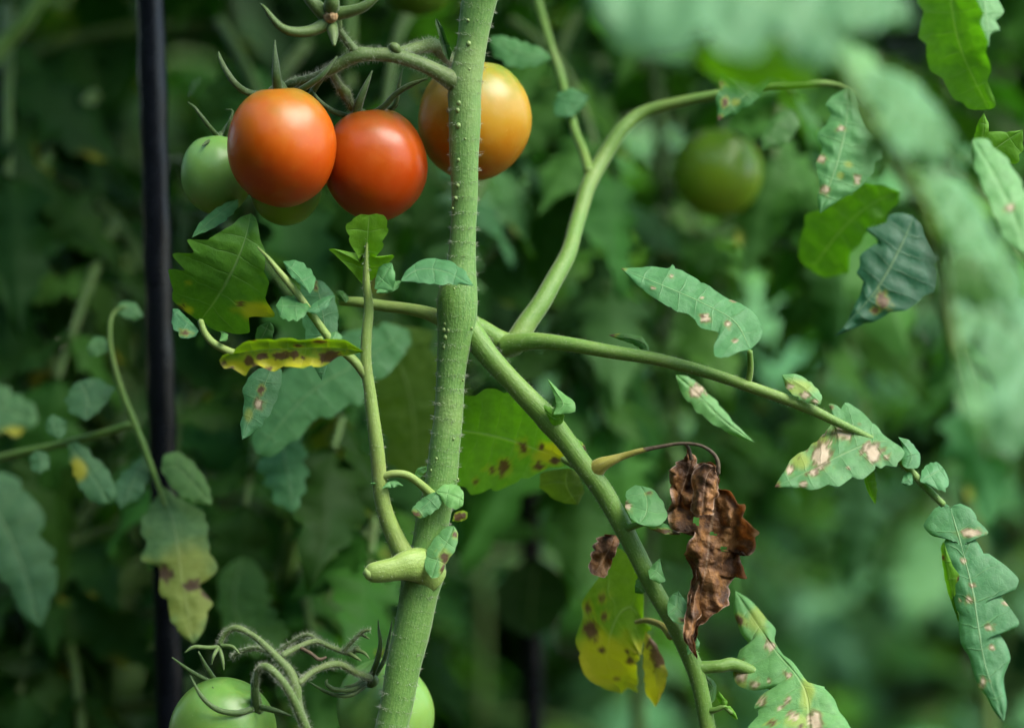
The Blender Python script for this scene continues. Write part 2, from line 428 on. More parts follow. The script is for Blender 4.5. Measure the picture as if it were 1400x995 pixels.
def tomato(label, cx, cy, d, rx, ry, mat, axis=(0, 0, 1), seed=0, lobes=5, group=None):
    s = 1 + d / DIST; c = Vector(P(cx, cy, d)); RX, RZ = rx * PX * s, ry * PX * s
    root = thing('tomato', tuple(c + Vector((0, 0, -RZ))), label, 'tomato', group)
    rr = np.random.RandomState(seed); ph = rr.rand(3) * 6.28
    nu, nv = 56, 40; v = [];
    for i in range(nv + 1):
        a = math.pi * i / nv
        for j in range(nu):
            th = j / nu * 2 * math.pi
            r = math.sin(a); z = math.cos(a)
            rr_ = r ** .98 if r > 0 else 0
            z2 = z - .09 * math.exp(-(r / .22) ** 2) * (1 if z > 0 else .15)
            k = 1 + .018 * math.cos(lobes * th + ph[0]) * r * (.4 + .6 * max(z, 0)) + .018 * math.sin(2 * th + ph[1]) + .01 * math.sin(3 * th + 4 * z + ph[2]) + .015 * z * math.sin(th + ph[2])
            v.append((rr_ * k * math.cos(th), rr_ * k * math.sin(th), z2))
    v = np.array(v); zmin, zmax = v[:, 2].min(), v[:, 2].max()
    v[:, 2] = (v[:, 2] - (zmin + zmax) / 2) * 2 / (zmax - zmin)
    f = []
    for i in range(nv):
        for j in range(nu):
            k = (j + 1) % nu
            f.append((i * nu + j, (i + 1) * nu + j, (i + 1) * nu + k, i * nu + k))
    me = mesh_np('fruit', v * np.array([RX, RX, RZ]), f)
    o = bpy.data.objects.new('fruit', me); me.materials.append(mat); col.objects.link(o)
    o.parent = root; o.location = (0, 0, RZ)
    o.rotation_euler = Vector((0, 0, 1)).rotation_difference(Vector(axis)).to_euler()
    return root

# ------------------------------------------------------------------ generic leaflets for the plants behind
def leaflet_proto(seed, nu=18, nv=5, name='leaflet'):
    rr = np.random.RandomState(seed)
    def half(sg):
        pts = [(0, 0), (.02, .07), (.07, .16)]
        peaks = [(.2, .27), (.4, .29), (.58, .23), (.74, .15), (.88, .075)]
        for i, (a, b) in enumerate(peaks):
            b *= 1 + rr.uniform(-.18, .18); a += rr.uniform(-.02, .02)
            pts += [(a - .02, b * .97), (a + .015, b), (a + .06, b * rr.uniform(.45, .68))]
        pts += [(1, 0)]
        return [(x, sg * y) for x, y in pts]
    midp = [(0, 0), (.3, rr.uniform(-.02, .02)), (.65, rr.uniform(-.04, .04)), (1, 0)]
    M = catmull(midp, nu); A = edge_curve(half(1), M, nu); B = edge_curve(half(-1), M, nu)
    jj = np.arange(-nv, nv + 1); t = np.abs(jj) / nv
    E = np.where((jj < 0)[None, :, None], A[:, None, :], B[:, None, :])
    xy = M[:, None, :] * (1 - t)[None, :, None] + E * t[None, :, None]
    u = np.linspace(0, 1, nu + 1)[:, None] * np.ones_like(t)[None]; tt = np.ones_like(u) * t[None]
    dr = rr.uniform(.15, .5); cp = rr.uniform(-.25, .22)
    z = -dr * u ** 2 * .6 + cp * tt ** 2 * .3 - .03 * np.abs(np.sin(math.pi * u * 5)) * (1 - tt) * tt * 3
    z += .06 * tt ** 2 * np.sin(u * 9 + rr.rand() * 6 + np.sign(jj)[None])
    v = np.stack([xy[..., 0].ravel(), xy[..., 1].ravel(), z.ravel()], 1)
    W = 2 * nv + 1; f = [(i * W + j, i * W + j + 1, (i + 1) * W + j + 1, (i + 1) * W + j) for i in range(nu) for j in range(W - 1)]
    uv = np.stack([u.ravel(), (.5 + .5 * (jj / nv)[None] * np.ones_like(u)).ravel()], 1)
    att = np.zeros((len(v), 3))
    for _ in range(rr.randint(0, 3) if seed % 2 else 0):
        sx, sy = rr.uniform(.2, .9), rr.uniform(-.2, .2)
        q = np.hypot(v[:, 0] - sx, v[:, 1] - sy) / rr.uniform(.03, .06)
        att[:, 0] = np.maximum(att[:, 0], .8 * (1 - sm(.6, 1.2, q))); att[:, 1] = np.maximum(att[:, 1], .5 * (1 - sm(1, 2.4, q)))
    return v, f, uv, att

PROTO = []
for s in range(7):
    v, f, uv, att = leaflet_proto(100 + s)
    me = mesh_np('leaflet', v, f, uv, att); me.materials.append(LEAF_FAR); PROTO.append(me)

def compound_proto(seed):
    """Rachis mesh and where its leaflets sit; along +X, about 1 long, drooping."""
    rr = np.random.RandomState(seed)
    droop = rr.uniform(.15, .5); side = rr.uniform(-.12, .12)
    pt = lambda u: np.array([u * (1 - .12 * u), side * u * u, .10 * math.sin(u * 2.6) - droop * u * u])
    q = [(*pt(u), .016 * (1 - .62 * u) + .002) for u in np.linspace(0, .78, 7)]
    c = catmull(q, 14); cen, rad = c[:, :3], c[:, 3]; tan = np.gradient(cen, axis=0); S = 6; v, f, uv = [], [], []
    for i in range(15):
        t = tan[i] / np.linalg.norm(tan[i]); a = np.cross(t, (0, 0, 1.)); a /= np.linalg.norm(a); b = np.cross(t, a)
        for j in range(S):
            th = j / S * 6.2832; v.append(cen[i] + rad[i] * (a * math.cos(th) + b * math.sin(th))); uv.append((i * .3, abs(j / S * 2 - 1)))
    f = [(i * S + j, i * S + (j + 1) % S, (i + 1) * S + (j + 1) % S, (i + 1) * S + j) for i in range(14) for j in range(S)]
    me = mesh_np('leaf', v, f, uv); me.materials.append(BACKSTEM)
    pl = []
    def put(u, az, pitch, roll, scale):
        pl.append((Matrix.Translation(Vector(pt(u))) @ Matrix.Rotation(az, 4, 'Z') @ Matrix.Rotation(pitch, 4, 'Y') @ Matrix.Rotation(roll, 4, 'X') @ Matrix.Scale(scale, 4), rr.randint(len(PROTO))))
    put(.78, rr.uniform(-.3, .3), droop * .9 + rr.uniform(0, .5), rr.uniform(-.4, .4), rr.uniform(.36, .44))
    for u, sc_ in ((.66, .29), (.46, .32), (.28, .24)):
        for sg in (1, -1):
            put(u + rr.uniform(-.03, .03), sg * rr.uniform(.85, 1.3), rr.uniform(.1, .8), sg * rr.uniform(-.5, .3), sc_ * rr.uniform(.8, 1.2))
    for u in (.37, .56):
        if rr.rand() < .7: put(u, (1 if rr.rand() < .5 else -1) * 1.2, .4, 0, rr.uniform(.07, .12))
    return me, pl

COMP = [compound_proto(300 + s) for s in range(6)]

def put_leaf(plant, loc_world, az, pitch, roll, scale, color, rr, keep=None):
    me, pl = COMP[rr.randint(len(COMP))]
    o = bpy.data.objects.new('leaf', me); col.objects.link(o); o.parent = plant
    base = Vector(loc_world) - Vector(ROOT[plant.name])
    o.matrix_basis = Matrix.Translation(base) @ Matrix.Rotation(az, 4, 'Z') @ Matrix.Rotation(pitch, 4, 'Y') @ Matrix.Rotation(roll, 4, 'X') @ Matrix.Scale(scale, 4)
    for m, k in pl:
        c = bpy.data.objects.new('leaflet', PROTO[k]); col.objects.link(c); c.parent = o; c.matrix_basis = m
        g = rr.uniform(.8, 1.2); c.color = (color[0] * g * rr.uniform(.85, 1.25), color[1] * g, color[2] * g * rr.uniform(.8, 1.15), 1)
    return o

def plant_behind(label, x, y, height, zr, n, seed, color=G_MID, scale=(.20, .29), azr=(0, 6.283), lean=0.0, group='tomato plants in the background'):
    rr = np.random.RandomState(seed)
    root = thing('tomato_plant', (x, y, 0), label, 'plant', group)
    pts = []
    for i in range(8):
        u = i / 7
        pts.append((x + lean * u + rr.uniform(-.02, .02) * (u > 0), y + rr.uniform(-.02, .02) * (u > 0), u * height - (.02 if i == 0 else 0), .0058 * (1 - .5 * u)))
    st = tube('stem', pts, BACKSTEM, root, px=False, sides=8, step=60)
    cen = st[1]; az = rr.rand() * 6
    for i in range(n):
        z = zr[0] + (zr[1] - zr[0]) * (i + rr.rand() * .8) / n
        j = int(np.clip(np.abs(cen[:, 2] - z).argmin(), 0, len(cen) - 1))
        az = az + 2.4
        a = azr[0] + (az % 6.283) / 6.283 * (azr[1] - azr[0])
        put_leaf(root, (cen[j][0], cen[j][1], z), a, rr.uniform(-.35, .35), rr.uniform(-.3, .3), rr.uniform(*scale), color, rr)
    return root

# ------------------------------------------------------------------ setting: ground and the far green mass
gx = np.concatenate([-np.geomspace(2000, 3, 14), np.linspace(-2.5, 2.5, 60), np.geomspace(3, 2000, 14)])
gy = np.concatenate([-np.geomspace(2000, 3, 14), np.linspace(-2.5, 4.5, 84), np.geomspace(5, 2000, 14)])
GX, GY = np.meshgrid(gx, gy); near = np.exp(-(np.hypot(GX, GY) / 6) ** 2)
GZ = (.03 * vnoise(GX * 3, GY * 3, 1.) + .02 * vnoise(GX * 9, GY * 9, 2.)) * near - .01
W = len(gx)
gf = [(i * W + j, i * W + j + 1, (i + 1) * W + j + 1, (i + 1) * W + j) for i in range(len(gy) - 1) for j in range(W - 1)]
tag(obj('ground', mesh_np('ground', np.stack([GX.ravel(), GY.ravel(), GZ.ravel()], 1), gf), SOIL), kind='structure')

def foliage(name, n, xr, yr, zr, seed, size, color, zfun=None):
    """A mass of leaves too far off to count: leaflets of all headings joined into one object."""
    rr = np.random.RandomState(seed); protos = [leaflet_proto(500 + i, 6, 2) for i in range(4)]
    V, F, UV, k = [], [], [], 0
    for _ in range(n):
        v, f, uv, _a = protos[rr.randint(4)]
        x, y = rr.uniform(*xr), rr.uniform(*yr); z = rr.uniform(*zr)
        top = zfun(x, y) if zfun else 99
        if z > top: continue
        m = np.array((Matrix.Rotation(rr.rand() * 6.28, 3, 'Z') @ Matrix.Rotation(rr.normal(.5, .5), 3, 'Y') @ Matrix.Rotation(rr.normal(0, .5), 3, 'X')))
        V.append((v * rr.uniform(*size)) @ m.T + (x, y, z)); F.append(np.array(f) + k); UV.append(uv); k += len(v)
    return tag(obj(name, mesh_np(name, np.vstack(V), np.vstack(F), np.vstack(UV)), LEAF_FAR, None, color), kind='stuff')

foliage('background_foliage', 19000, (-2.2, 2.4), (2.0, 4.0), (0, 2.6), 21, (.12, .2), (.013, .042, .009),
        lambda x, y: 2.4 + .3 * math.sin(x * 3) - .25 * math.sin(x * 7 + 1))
foliage('added_shade_foliage', 12000, (-5.0, 2.0), (-3.8, -2.4), (0, 2.5), 23, (.14, .22), (.035, .11, .02))  # unseen mass added behind the camera to block low frontal sky light
foliage('added_shade_foliage', 8000, (-3.6, -2.5), (-2.4, 2.2), (0, 3.3), 24, (.14, .22), (.035, .11, .02))  # second unseen mass, added on the left to keep sky light off
foliage('ground_cover', 2600, (-.2, 2.2), (.95, 2.2), (0, .62), 22, (.08, .14), (.11, .26, .13),
        lambda x, y: .45 + .12 * math.sin(x * 5))

# ------------------------------------------------------------------ plants behind
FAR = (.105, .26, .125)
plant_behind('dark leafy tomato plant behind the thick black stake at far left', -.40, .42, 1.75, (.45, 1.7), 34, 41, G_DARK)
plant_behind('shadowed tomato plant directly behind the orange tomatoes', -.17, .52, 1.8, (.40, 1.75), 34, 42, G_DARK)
plant_behind('tomato plant seen left of the thin black stake behind the main stem', -.03, .95, 1.7, (.5, 1.7), 28, 43, G_MID)
crowd_plant = plant_behind('tomato plant whose leaves crowd the upper right behind the green tomato', .36, .50, 1.8, (1.0, 1.75), 28, 44, G_MID, lean=-.16)
gap_plant = plant_behind('tomato plant whose leaves fill the gap right of the yellow-orange tomato', .09, .47, 1.7, (.93, 1.65), 24, 51, G_MID)
plant_behind('tomato plant close behind the lower truss and the left stake', -.188, .32, 1.0, (.40, .93), 18, 52, G_MID, scale=(.15, .21))
plant_behind('tomato plant at the right edge behind the pale blurred foreground leaves', .62, .70, 1.75, (.95, 1.7), 24, 45, G_MID)
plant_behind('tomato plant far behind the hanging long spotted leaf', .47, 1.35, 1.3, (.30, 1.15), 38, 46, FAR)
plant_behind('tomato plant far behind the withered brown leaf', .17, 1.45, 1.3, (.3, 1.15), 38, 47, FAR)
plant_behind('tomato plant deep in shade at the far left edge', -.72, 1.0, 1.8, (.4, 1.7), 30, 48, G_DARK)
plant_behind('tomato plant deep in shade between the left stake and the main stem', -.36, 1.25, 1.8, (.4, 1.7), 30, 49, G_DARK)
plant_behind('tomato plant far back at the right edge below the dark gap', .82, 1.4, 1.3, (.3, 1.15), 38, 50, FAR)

# ------------------------------------------------------------------ stakes
def stake(label, top, bottom, d, rpx, seed):
    (x0, y0), (x1, y1) = top, bottom
    k = (x1 - x0) / (y1 - y0); s = 1 + d / DIST
    yg = 497.5 + ZC / PX / s + 60
    root = thing('garden_stake', P(x0 + k * (yg - y0), yg, d), label, 'stake', 'black garden stakes')
    tube('shaft', [(x0 + k * (y - y0), y, d, rpx * (1 + .02 * math.sin(y))) for y in np.linspace(415 if seed else -1900, yg, 9)], STAKE, root, sides=20, step=12, seed=seed)
    for y in ((430, 1700) if seed else (-1480, -700, 1700)):
        tube('collar', [(x0 + k * (y - y0), y, d, rpx * 1.22), (x0 + k * (y + 26 - y0), y + 26, d, rpx * 1.22)], STAKE, root, sides=16, step=12)
    return root
stake('thick black metal stake standing left of the tomatoes', (206, 0), (233, 995), .13, 19, 0)
stake('thin black metal stake behind the main stem and yellow leaf', (722, 480), (730, 995), .42, 14, 1)

# ------------------------------------------------------------------ the main plant
plant = thing('tomato_plant', P(455, 3564, 0), 'main tomato plant with thick pale green stem, spotted leaves and one withered leaf', 'plant')
stem_pts = [(455, 3600, 0, 30), (470, 2600, .02, 28), (500, 1600, .01, 25), (520, 1100, 0, 23), (535, 995, 0, 23), (558, 880, 0, 24), (573, 812, 0, 26), (578, 782, 0, 30), (585, 752, 0, 25),
            (594, 700, 0, 23), (605, 640, 0, 21), (613, 560, 0, 20), (617, 510, 0, 20.5), (620, 470, 0, 23), (625, 432, 0, 27), (626, 402, 0, 26.5), (630, 365, 0, 20),
            (634, 310, 0, 18), (635, 240, 0, 19), (635, 160, 0, 21.5), (637, 110, 0, 23), (645, 60, 0, 21), (656, 0, 0, 24), (668, -80, 0, 22), (690, -500, .03, 19), (700, -1000, .05, 14), (695, -1500, .05, 8)]
main = tube('stem', stem_pts, STEM, plant, sides=28, step=4, ridges=.025)
stem_o = main[0]
# pale pimples
nodules([(641, 60, 5, -.0062), (628, 141, 5.5, -.0062), (626, 151, 4.5, -.0063), (627, 172, 5.5, -.0062), (627, 219, 4, -.0056), (626, 254, 3.8, -.0055), (623, 271, 3.5, -.0053),
         (642, 95, 3, -.0066), (619, 285, 2.5, -.004), (636, 190, 2.6, -.0063), (648, 130, 2.5, -.0055), (609, 443, 4.2, -.0066), (613, 452, 4.4, -.007), (607, 451, 4, -.0065), (609, 461, 4.5, -.0066),
         (607, 475, 3.4, -.0058), (645, 449, 3, -.005), (597, 627, 3.4, -.006), (590, 643, 3.5, -.0052), (626, 655, 2.5, -.004), (620, 600, 2.6, -.0055), (633, 520, 2.4, -.005),
         (556, 905, 3, -.0066), (563, 880, 2.8, -.0068), (545, 940, 2.6, -.0065), (640, 28, 3, -.0065), (621, 395, 2.6, -.0078), (628, 330, 2.4, -.0052)], stem_o)
hairs([main], 3000, 9, stem_o, 3, .22)
vis = [i for i in range(len(main[1])) if .74 < main[1][i][2] < 1.09]
hairs([(None, main[1][vis], main[2][vis], main[3][vis])], 7000, 6, stem_o, 4, .2)

# cut stub and the pale shoot growing above it
stub = tube('cut_stub', [(592, 792, .0, 22), (575, 774, -.005, 25), (556, 773, -.010, 22), (540, 777, -.013, 17), (522, 780, -.015, 15.5), (508, 782, -.016, 13.5), (502, 783, -.0163, 10)], SHOOT, plant, sides=18, step=3, ridges=.05)
cap = tube('cut_face', [(505, 783, -.0168, 9.5), (500, 783.5, -.0171, 8)], CUT, stub[0], sides=16, step=2)
shoot = tube('shoot', [(570, 775, -.004, 15), (549, 752, -.006, 14), (530, 710, -.008, 12), (520, 665, -.010, 10.5), (514, 600, -.012, 9.5), (506, 540, -.012, 8.5), (501, 500, -.012, 8), (501, 460, -.012, 7.5), (504, 420, -.012, 6.5), (501, 385, -.0135, 5), (501, 345, -.0155, 2.2), (504, 305, -.016, .8)], SHOOT, plant, sides=14, step=4)
hairs([stub, shoot], 420, 5, shoot[0], 5)
arm = tube('leaf', [(501, 514, -.012, 7), (484, 493, -.013, 6.5), (455, 468, -.015, 6), (430, 435, -.017, 5.5), (405, 400, -.018, 5), (382, 372, -.018, 4.2), (366, 352, -.018, 2.6), (352, 338, -.0165, 1)], SHOOT, plant, sides=12, step=4)
pet_l = tube('leaf_stalk', [(612, 440, .008, 12), (590, 430, .012, 10), (560, 423, .015, 8.5), (525, 418, .018, 8), (490, 413, .02, 7), (465, 412, .022, 6)], SHOOT, plant, sides=12, step=4)
bridge = tube('leaf_stalk', [(518, 655, -.011, 5), (535, 648, -.012, 5.5), (556, 649, -.012, 5.5), (573, 660, -.010, 6), (590, 676, -.006, 7)], SHOOT, plant, sides=10, step=3)
leaf2d('leaflet', bridge[0], [(522, 668), (535, 658), (552, 664)], [(528, 660), (540, 655)], [(532, 667), (545, 665)], d=-.014, ty=.8, color=G_PALE)
leaf2d('leaflet', bridge[0], [(570, 660), (572, 645), (583, 637)], [(566, 652), (570, 640)], [(578, 650), (584, 643)], d=-.011, ty=-.4, color=G_PALE)
leaf2d('leaflet', shoot[0], [(516, 660), (505, 661)], [(511, 658)], [(511, 663)], d=-.013, ty=.5, color=G_PALE)

# top of the shoot: upright leaf and small side leaves
leaf2d('leaflet', shoot[0], [(500, 392), (500, 365), (502, 335), (505, 294)],
       [(492, 385), (470, 360), (448, 341), (452, 338), (478, 352), (492, 358), (482, 340), (471, 318), (473, 305), (484, 296), (497, 292)],
       [(510, 382), (528, 365), (541, 349), (530, 349), (512, 355), (522, 342), (530, 322), (533, 305), (527, 295), (514, 292)], d=-.015, ty=-.45, cup=-5, color=G_YEL, veins=6)
leaf2d('leaflet', shoot[0], [(548, 384), (575, 368), (610, 372), (648, 391)], [(556, 369), (580, 353), (612, 355), (634, 367)], [(565, 386), (600, 390), (628, 390)], d=-.022, ty=1.1, cup=5, color=G_BLUE)
leaf2d('leaflet', shoot[0], [(512, 395), (525, 378), (536, 360)], [(513, 382), (518, 365), (528, 358)], [(525, 398), (538, 395), (541, 375)], d=-.017, ty=.5, tx=.4, color=G_BLUE)
leaf2d('leaflet', shoot[0], [(514, 400), (532, 395), (549, 384)], [(522, 388), (538, 384)], [(525, 402), (543, 396)], d=-.018, ty=.9, color=G_BLUE)
leaf2d('leaflet', arm[0], [(424, 402), (410, 380), (387, 357)], [(432, 388), (430, 372), (410, 355)], [(408, 388), (394, 374)], d=-.02, ty=1.0, color=G_BLUE)
leaf2d('leaflet', arm[0], [(420, 425), (438, 418), (458, 404)], [(428, 415), (444, 405)], [(428, 430), (446, 422)], d=-.021, ty=.9, color=G_BLUE)
leaf2d('leaflet', arm[0], [(424, 420), (402, 418), (377, 418)], [(415, 408), (398, 403), (384, 405)], [(418, 432), (402, 441), (384, 436)], d=-.021, ty=1.0, color=G_BLUE)
leaf2d('leaflet', arm[0], [(460, 452), (453, 470), (461, 483)], [(448, 458), (446, 475)], [(468, 460), (470, 475)], d=-.018, ty=.5, color=G_PALE)
leaf2d('leaflet', pet_l[0], [(430, 380), (440, 420), (445, 470), (440, 520)], [(412, 388), (408, 420), (415, 450), (420, 490)], [(450, 390), (462, 415), (463, 445), (456, 480)], d=.012, ty=.3, color=G_BLUE, spots=[('b', 431, 394, 3)])
leaf2d('leaflet', pet_l[0], [(473, 414), (468, 404), (462, 397)], [(462, 408), (459, 400)], [(478, 408), (470, 398)], d=.018, ty=.5, color=G_MID)

# left cluster of leaves on a curled stalk
lstalk = tube('leaf', [(440, 462, -.02, 3), (380, 484, -.016, 4.5), (345, 486, -.016, 5.5), (318, 482, -.017, 5.5), (293, 470, -.018, 5), (280, 455, -.018, 4.5), (274, 438, -.018, 4)], SHOOT, plant, sides=12, step=3)
leaf2d('leaflet', lstalk[0], [(273, 440), (300, 402), (322, 362), (336, 325), (343, 292)],
       [(258, 430), (240, 416), (227, 395), (229, 368), (240, 364), (228, 347), (240, 345), (252, 340), (249, 326), (268, 327), (302, 316), (325, 298)],
       [(300, 455), (325, 461), (342, 455), (352, 440), (377, 434), (370, 398), (365, 354), (358, 325), (350, 298)],
       d=-.012, ty=-.55, tx=.1, cup=-6, wave=3, color=(.075, .20, .014), arch=.8, veins=5,
       spots=[('b', 245, 420, 8, 5), ('b', 328, 415, 5, 4), ('y', 350, 425, 30, 14), ('y', 255, 425, 12, 8), ('h', 258, 387, 5, 3)])
leaf2d('leaflet', lstalk[0], [(345, 480), (360, 458), (368, 440)], [(348, 465), (352, 446)], [(370, 468), (376, 448)], d=-.005, ty=-.3, color=G_MID)
leaf2d('leaflet', lstalk[0], [(262, 325), (290, 300), (325, 273)], [(272, 305), (296, 284), (312, 275)], [(285, 316), (312, 300), (326, 285)], d=.004, ty=1.1, cup=4, color=G_BLUE)
leaf2d('leaflet', lstalk[0], [(272, 452), (255, 440), (236, 422)], [(262, 440), (244, 422)], [(266, 461), (248, 463), (234, 446)], d=-.016, ty=.8, color=G_BLUE, spots=[('b', 253, 455, 5, 3)])
leaf2d('leaflet', lstalk[0], [(300, 466), (312, 458), (300, 452)], [(308, 467), (312, 462)], [(302, 456)], d=-.02, ty=.8, color=G_PALE)
leaf2d('leaflet', lstalk[0], [(318, 484), (360, 478), (410, 476), (460, 476), (497, 481)],
       [(322, 476), (336, 466), (348, 461), (365, 463), (383, 460), (410, 463), (438, 462), (474, 465)],
       [(306, 484), (299, 494), (306, 508), (333, 518), (342, 504), (368, 509), (398, 504), (438, 503), (460, 490), (478, 486)],
       d=-.026, ty=-.35, cup=-4, curl=-5, wave=7, tooth=.22, color=(.11, .20, .012), veins=7,
       spots=[('y', 320, 505, 35, 16), ('y', 360, 498, 40, 12), ('y', 415, 495, 40, 9), ('b', 340, 493, 7, 9), ('b', 357, 487, 10, 6), ('b', 349, 500, 6, 5), ('b', 383, 487, 10, 6), ('b', 403, 485, 6, 5),
              ('b', 450, 488, 16, 9), ('b', 436, 467, 9, 3), ('b', 306, 497, 4, 5), ('b', 317, 501, 3, 3), ('b', 347, 463, 4, 2.5), ('b', 366, 505, 6, 4), ('b', 408, 473, 6, 2.5), ('b', 414, 489, 3, 3)])
leaf2d('leaflet', lstalk[0], [(372, 500), (358, 535), (342, 572), (331, 601)], [(350, 505), (338, 518), (331, 530), (333, 552), (328, 580)], [(386, 506), (384, 530), (377, 552), (362, 580), (345, 594)],
       d=-.004, ty=.45, tx=-.2, cup=6, color=G_BLUE, veins=6, spots=[('p', 353, 552, 6, 8), ('b', 357, 533, 5, 4), ('h', 340, 566, 8, 12)])

# small leaves clinging to the stem above the stub
leaf2d('leaf', plant, [(600, 672), (582, 690), (566, 704)], [(586, 674), (570, 686), (561, 697)], [(605, 690), (590, 703), (575, 710)], d=-.0115, ty=.5, color=G_PALE, spots=[('b', 569, 703, 6, 4)])
leaf2d('leaf', plant, [(596, 672), (616, 676), (634, 684)], [(606, 662), (624, 661), (634, 672)], [(610, 692), (624, 697), (633, 692)], d=-.0105, ty=.6, color=G_PALE)
leaf2d('leaf', plant, [(590, 790), (600, 760), (614, 735), (621, 719)], [(580, 776), (583, 752), (596, 732), (610, 719)], [(602, 788), (612, 768), (624, 750), (627, 730)], d=-.0125, ty=.4, tx=.1, color=G_PALE, spots=[('b', 608, 761, 6, 8), ('b', 606, 780, 5, 7), ('b', 622, 731, 4, 4)])
leaf2d('leaf', plant, [(640, 700), (628, 706), (618, 712)], [(634, 697), (622, 700)], [(638, 710), (626, 714)], d=.008, ty=.3, color=G_YEL, spots=[('b', 628, 706, 9, 6)])

# ---- branch running down to the right
br = tube('branch', [(632, 440, .004, 18), (650, 462, .002, 17), (672, 490, 0, 15.5), (700, 522, 0, 14.5), (738, 560, 0, 15.5), (752, 577, 0, 16), (775, 605, 0, 14), (800, 638, 0, 14), (822, 668, 0, 14.5), (848, 712, 0, 13.5), (868, 752, 0, 12.5),
                 (892, 800, 0, 12), (920, 850, 0, 12), (945, 900, 0, 12.5), (958, 945, 0, 11), (968, 995, 0, 10.5), (978, 1060, .0, 10), (985, 1250, .02, 8)], BRANCH, plant, sides=18, step=4, ridges=.02)
hairs([br], 2600, 4.5, br[0], 6, .18)
leaf2d('leaf', plant, [(757, 566), (770, 553), (760, 535), (748, 517)], [(775, 566), (788, 562), (786, 549), (766, 534)], [(760, 552), (756, 536)], d=-.008, ty=.6, tx=.3, color=G_PALE)
leaf2d('leaf', plant, [(745, 562), (760, 572), (772, 568)], [(742, 552), (752, 556), (766, 560)], [(755, 582), (768, 580)], d=-.007, ty=-.3, color=G_YEL)
leaf2d('leaf', plant, [(775, 600), (792, 608), (802, 616)], [(784, 596), (798, 606)], [(784, 612), (796, 618)], d=.004, ty=-.3, color=G_YEL, spots=[('b', 800, 614, 5)])
# broad yellow-green leaf behind stem and branch
bl = tube('leaf_stalk', [(770, 628, .02, 4), (779, 633, .012, 5), (796, 640, .004, 6)], BRANCH, plant, sides=10, step=3)
leaf2d('leaflet', bl[0], [(777, 630), (735, 615), (690, 600), (640, 590), (590, 585)],
       [(768, 606), (749, 578), (722, 553), (700, 536), (678, 528), (650, 535), (615, 545)], [(773, 638), (752, 641), (731, 650), (700, 664), (655, 678), (620, 668), (600, 640)],
       d=.032, ty=-.5, cup=-6, color=(.115, .29, .016), veins=7,
       spots=[('b', 715, 611, 7, 9), ('b', 689, 638, 8, 10), ('b', 672, 641, 4, 5), ('b', 740, 612, 4, 4), ('b', 758, 630, 7, 5), ('b', 736, 638, 8, 5), ('y', 752, 620, 24, 18), ('b', 650, 658, 3, 3)])
leaf2d('leaflet', bl[0], [(775, 640), (775, 665), (790, 690)], [(740, 645), (735, 665), (760, 685)], [(790, 645), (800, 670)], d=.04, ty=-.5, color=(.06, .11, .018))

# withered leaf on its dying stalk
wst = tube('leaf', [(808, 650, .002, 15), (820, 637, -.002, 11.5), (834, 630, -.004, 8), (850, 624, -.005, 5.5), (872, 617, -.007, 4), (890, 613, -.008, 3)], YPET, plant, sides=12, step=3)
tube('dry_stalk', [(880, 615, -.0075, 3.4), (905, 610, -.009, 2.8), (930, 606, -.010, 2.4), (955, 608, -.011, 2.3), (972, 617, -.012, 2.6), (981, 630, -.012, 3), (982, 648, -.012, 3)], DRIED, wst[0], sides=10, step=3)
wst[0]['label'] = 'dying yellow-brown leaf stalk carrying a withered leaf'
wo_ = leaf2d('leaflet', wst[0], [(980, 634), (979, 680), (970, 735), (962, 790), (950, 835), (943, 868), (951, 898)],
       [(972, 626), (955, 640), (930, 658), (917, 672), (911, 700), (916, 718), (930, 730), (948, 728), (944, 745), (934, 762), (950, 770), (955, 785), (946, 812), (944, 842), (937, 872)],
       [(984, 668), (1000, 678), (1016, 692), (1018, 709), (1037, 724), (1036, 745), (1028, 758), (1016, 750), (1012, 765), (1022, 788), (1006, 783), (1000, 796), (1001, 822), (987, 837), (962, 850), (952, 872)],
       d=-.014, ty=.1, tx=.1, cup=14, wave=8, curl=-12, quilt=2, veins=6, tooth=.0, mat=DRY, crumple=24, seed=3, res=2.0, holes=[(950, 710, 4, 6), (989, 749, 5, 4), (973, 728, 3, 4)])
wo_['label'] = 'large withered brown leaflet, crumpled and torn'
leaf2d('leaflet', wst[0], [(938, 612), (944, 630), (938, 655), (925, 690)], [(932, 624), (916, 640), (911, 655), (915, 680)], [(950, 622), (954, 640), (952, 670), (940, 700)], d=-.006, ty=.2, cup=12, quilt=1, tooth=.2, mat=DRY, crumple=20, seed=8, res=2.)
leaf2d('leaflet', wst[0], [(977, 636), (966, 650), (962, 676), (960, 705)], [(966, 632), (950, 644), (944, 668), (946, 700)], [(984, 650), (981, 676), (974, 705)], d=-.019, ty=.2, cup=14, quilt=1, tooth=.2, mat=DRY, crumple=22, seed=11, res=2.)
leaf2d('leaflet', wst[0], [(948, 760), (958, 790), (950, 815), (947, 850), (940, 872), (950, 896)], [(936, 764), (944, 786), (940, 812), (936, 850), (934, 874)], [(958, 764), (968, 790), (962, 815), (958, 845), (950, 868)], d=-.019, cup=16, curl=-8, quilt=1, tooth=.15, mat=DRY, crumple=16, seed=14, res=2.)
tube('petiolule', [(936, 606, -.010, 2.2), (942, 614, -.009, 2.2), (945, 628, -.008, 2.6)], DRIED, wst[0], sides=8, step=2)
# little withered scrap on the left of the branch
scr = leaf2d('leaf', plant, [(842, 731), (830, 755), (812, 786)], [(822, 729), (812, 748), (803, 778)], [(848, 740), (840, 762), (826, 788)], d=.012, cup=12, crumple=18, quilt=1, tooth=.2, mat=DRY, seed=21, res=2.)
scr['label'] = 'small withered brown leaf scrap'

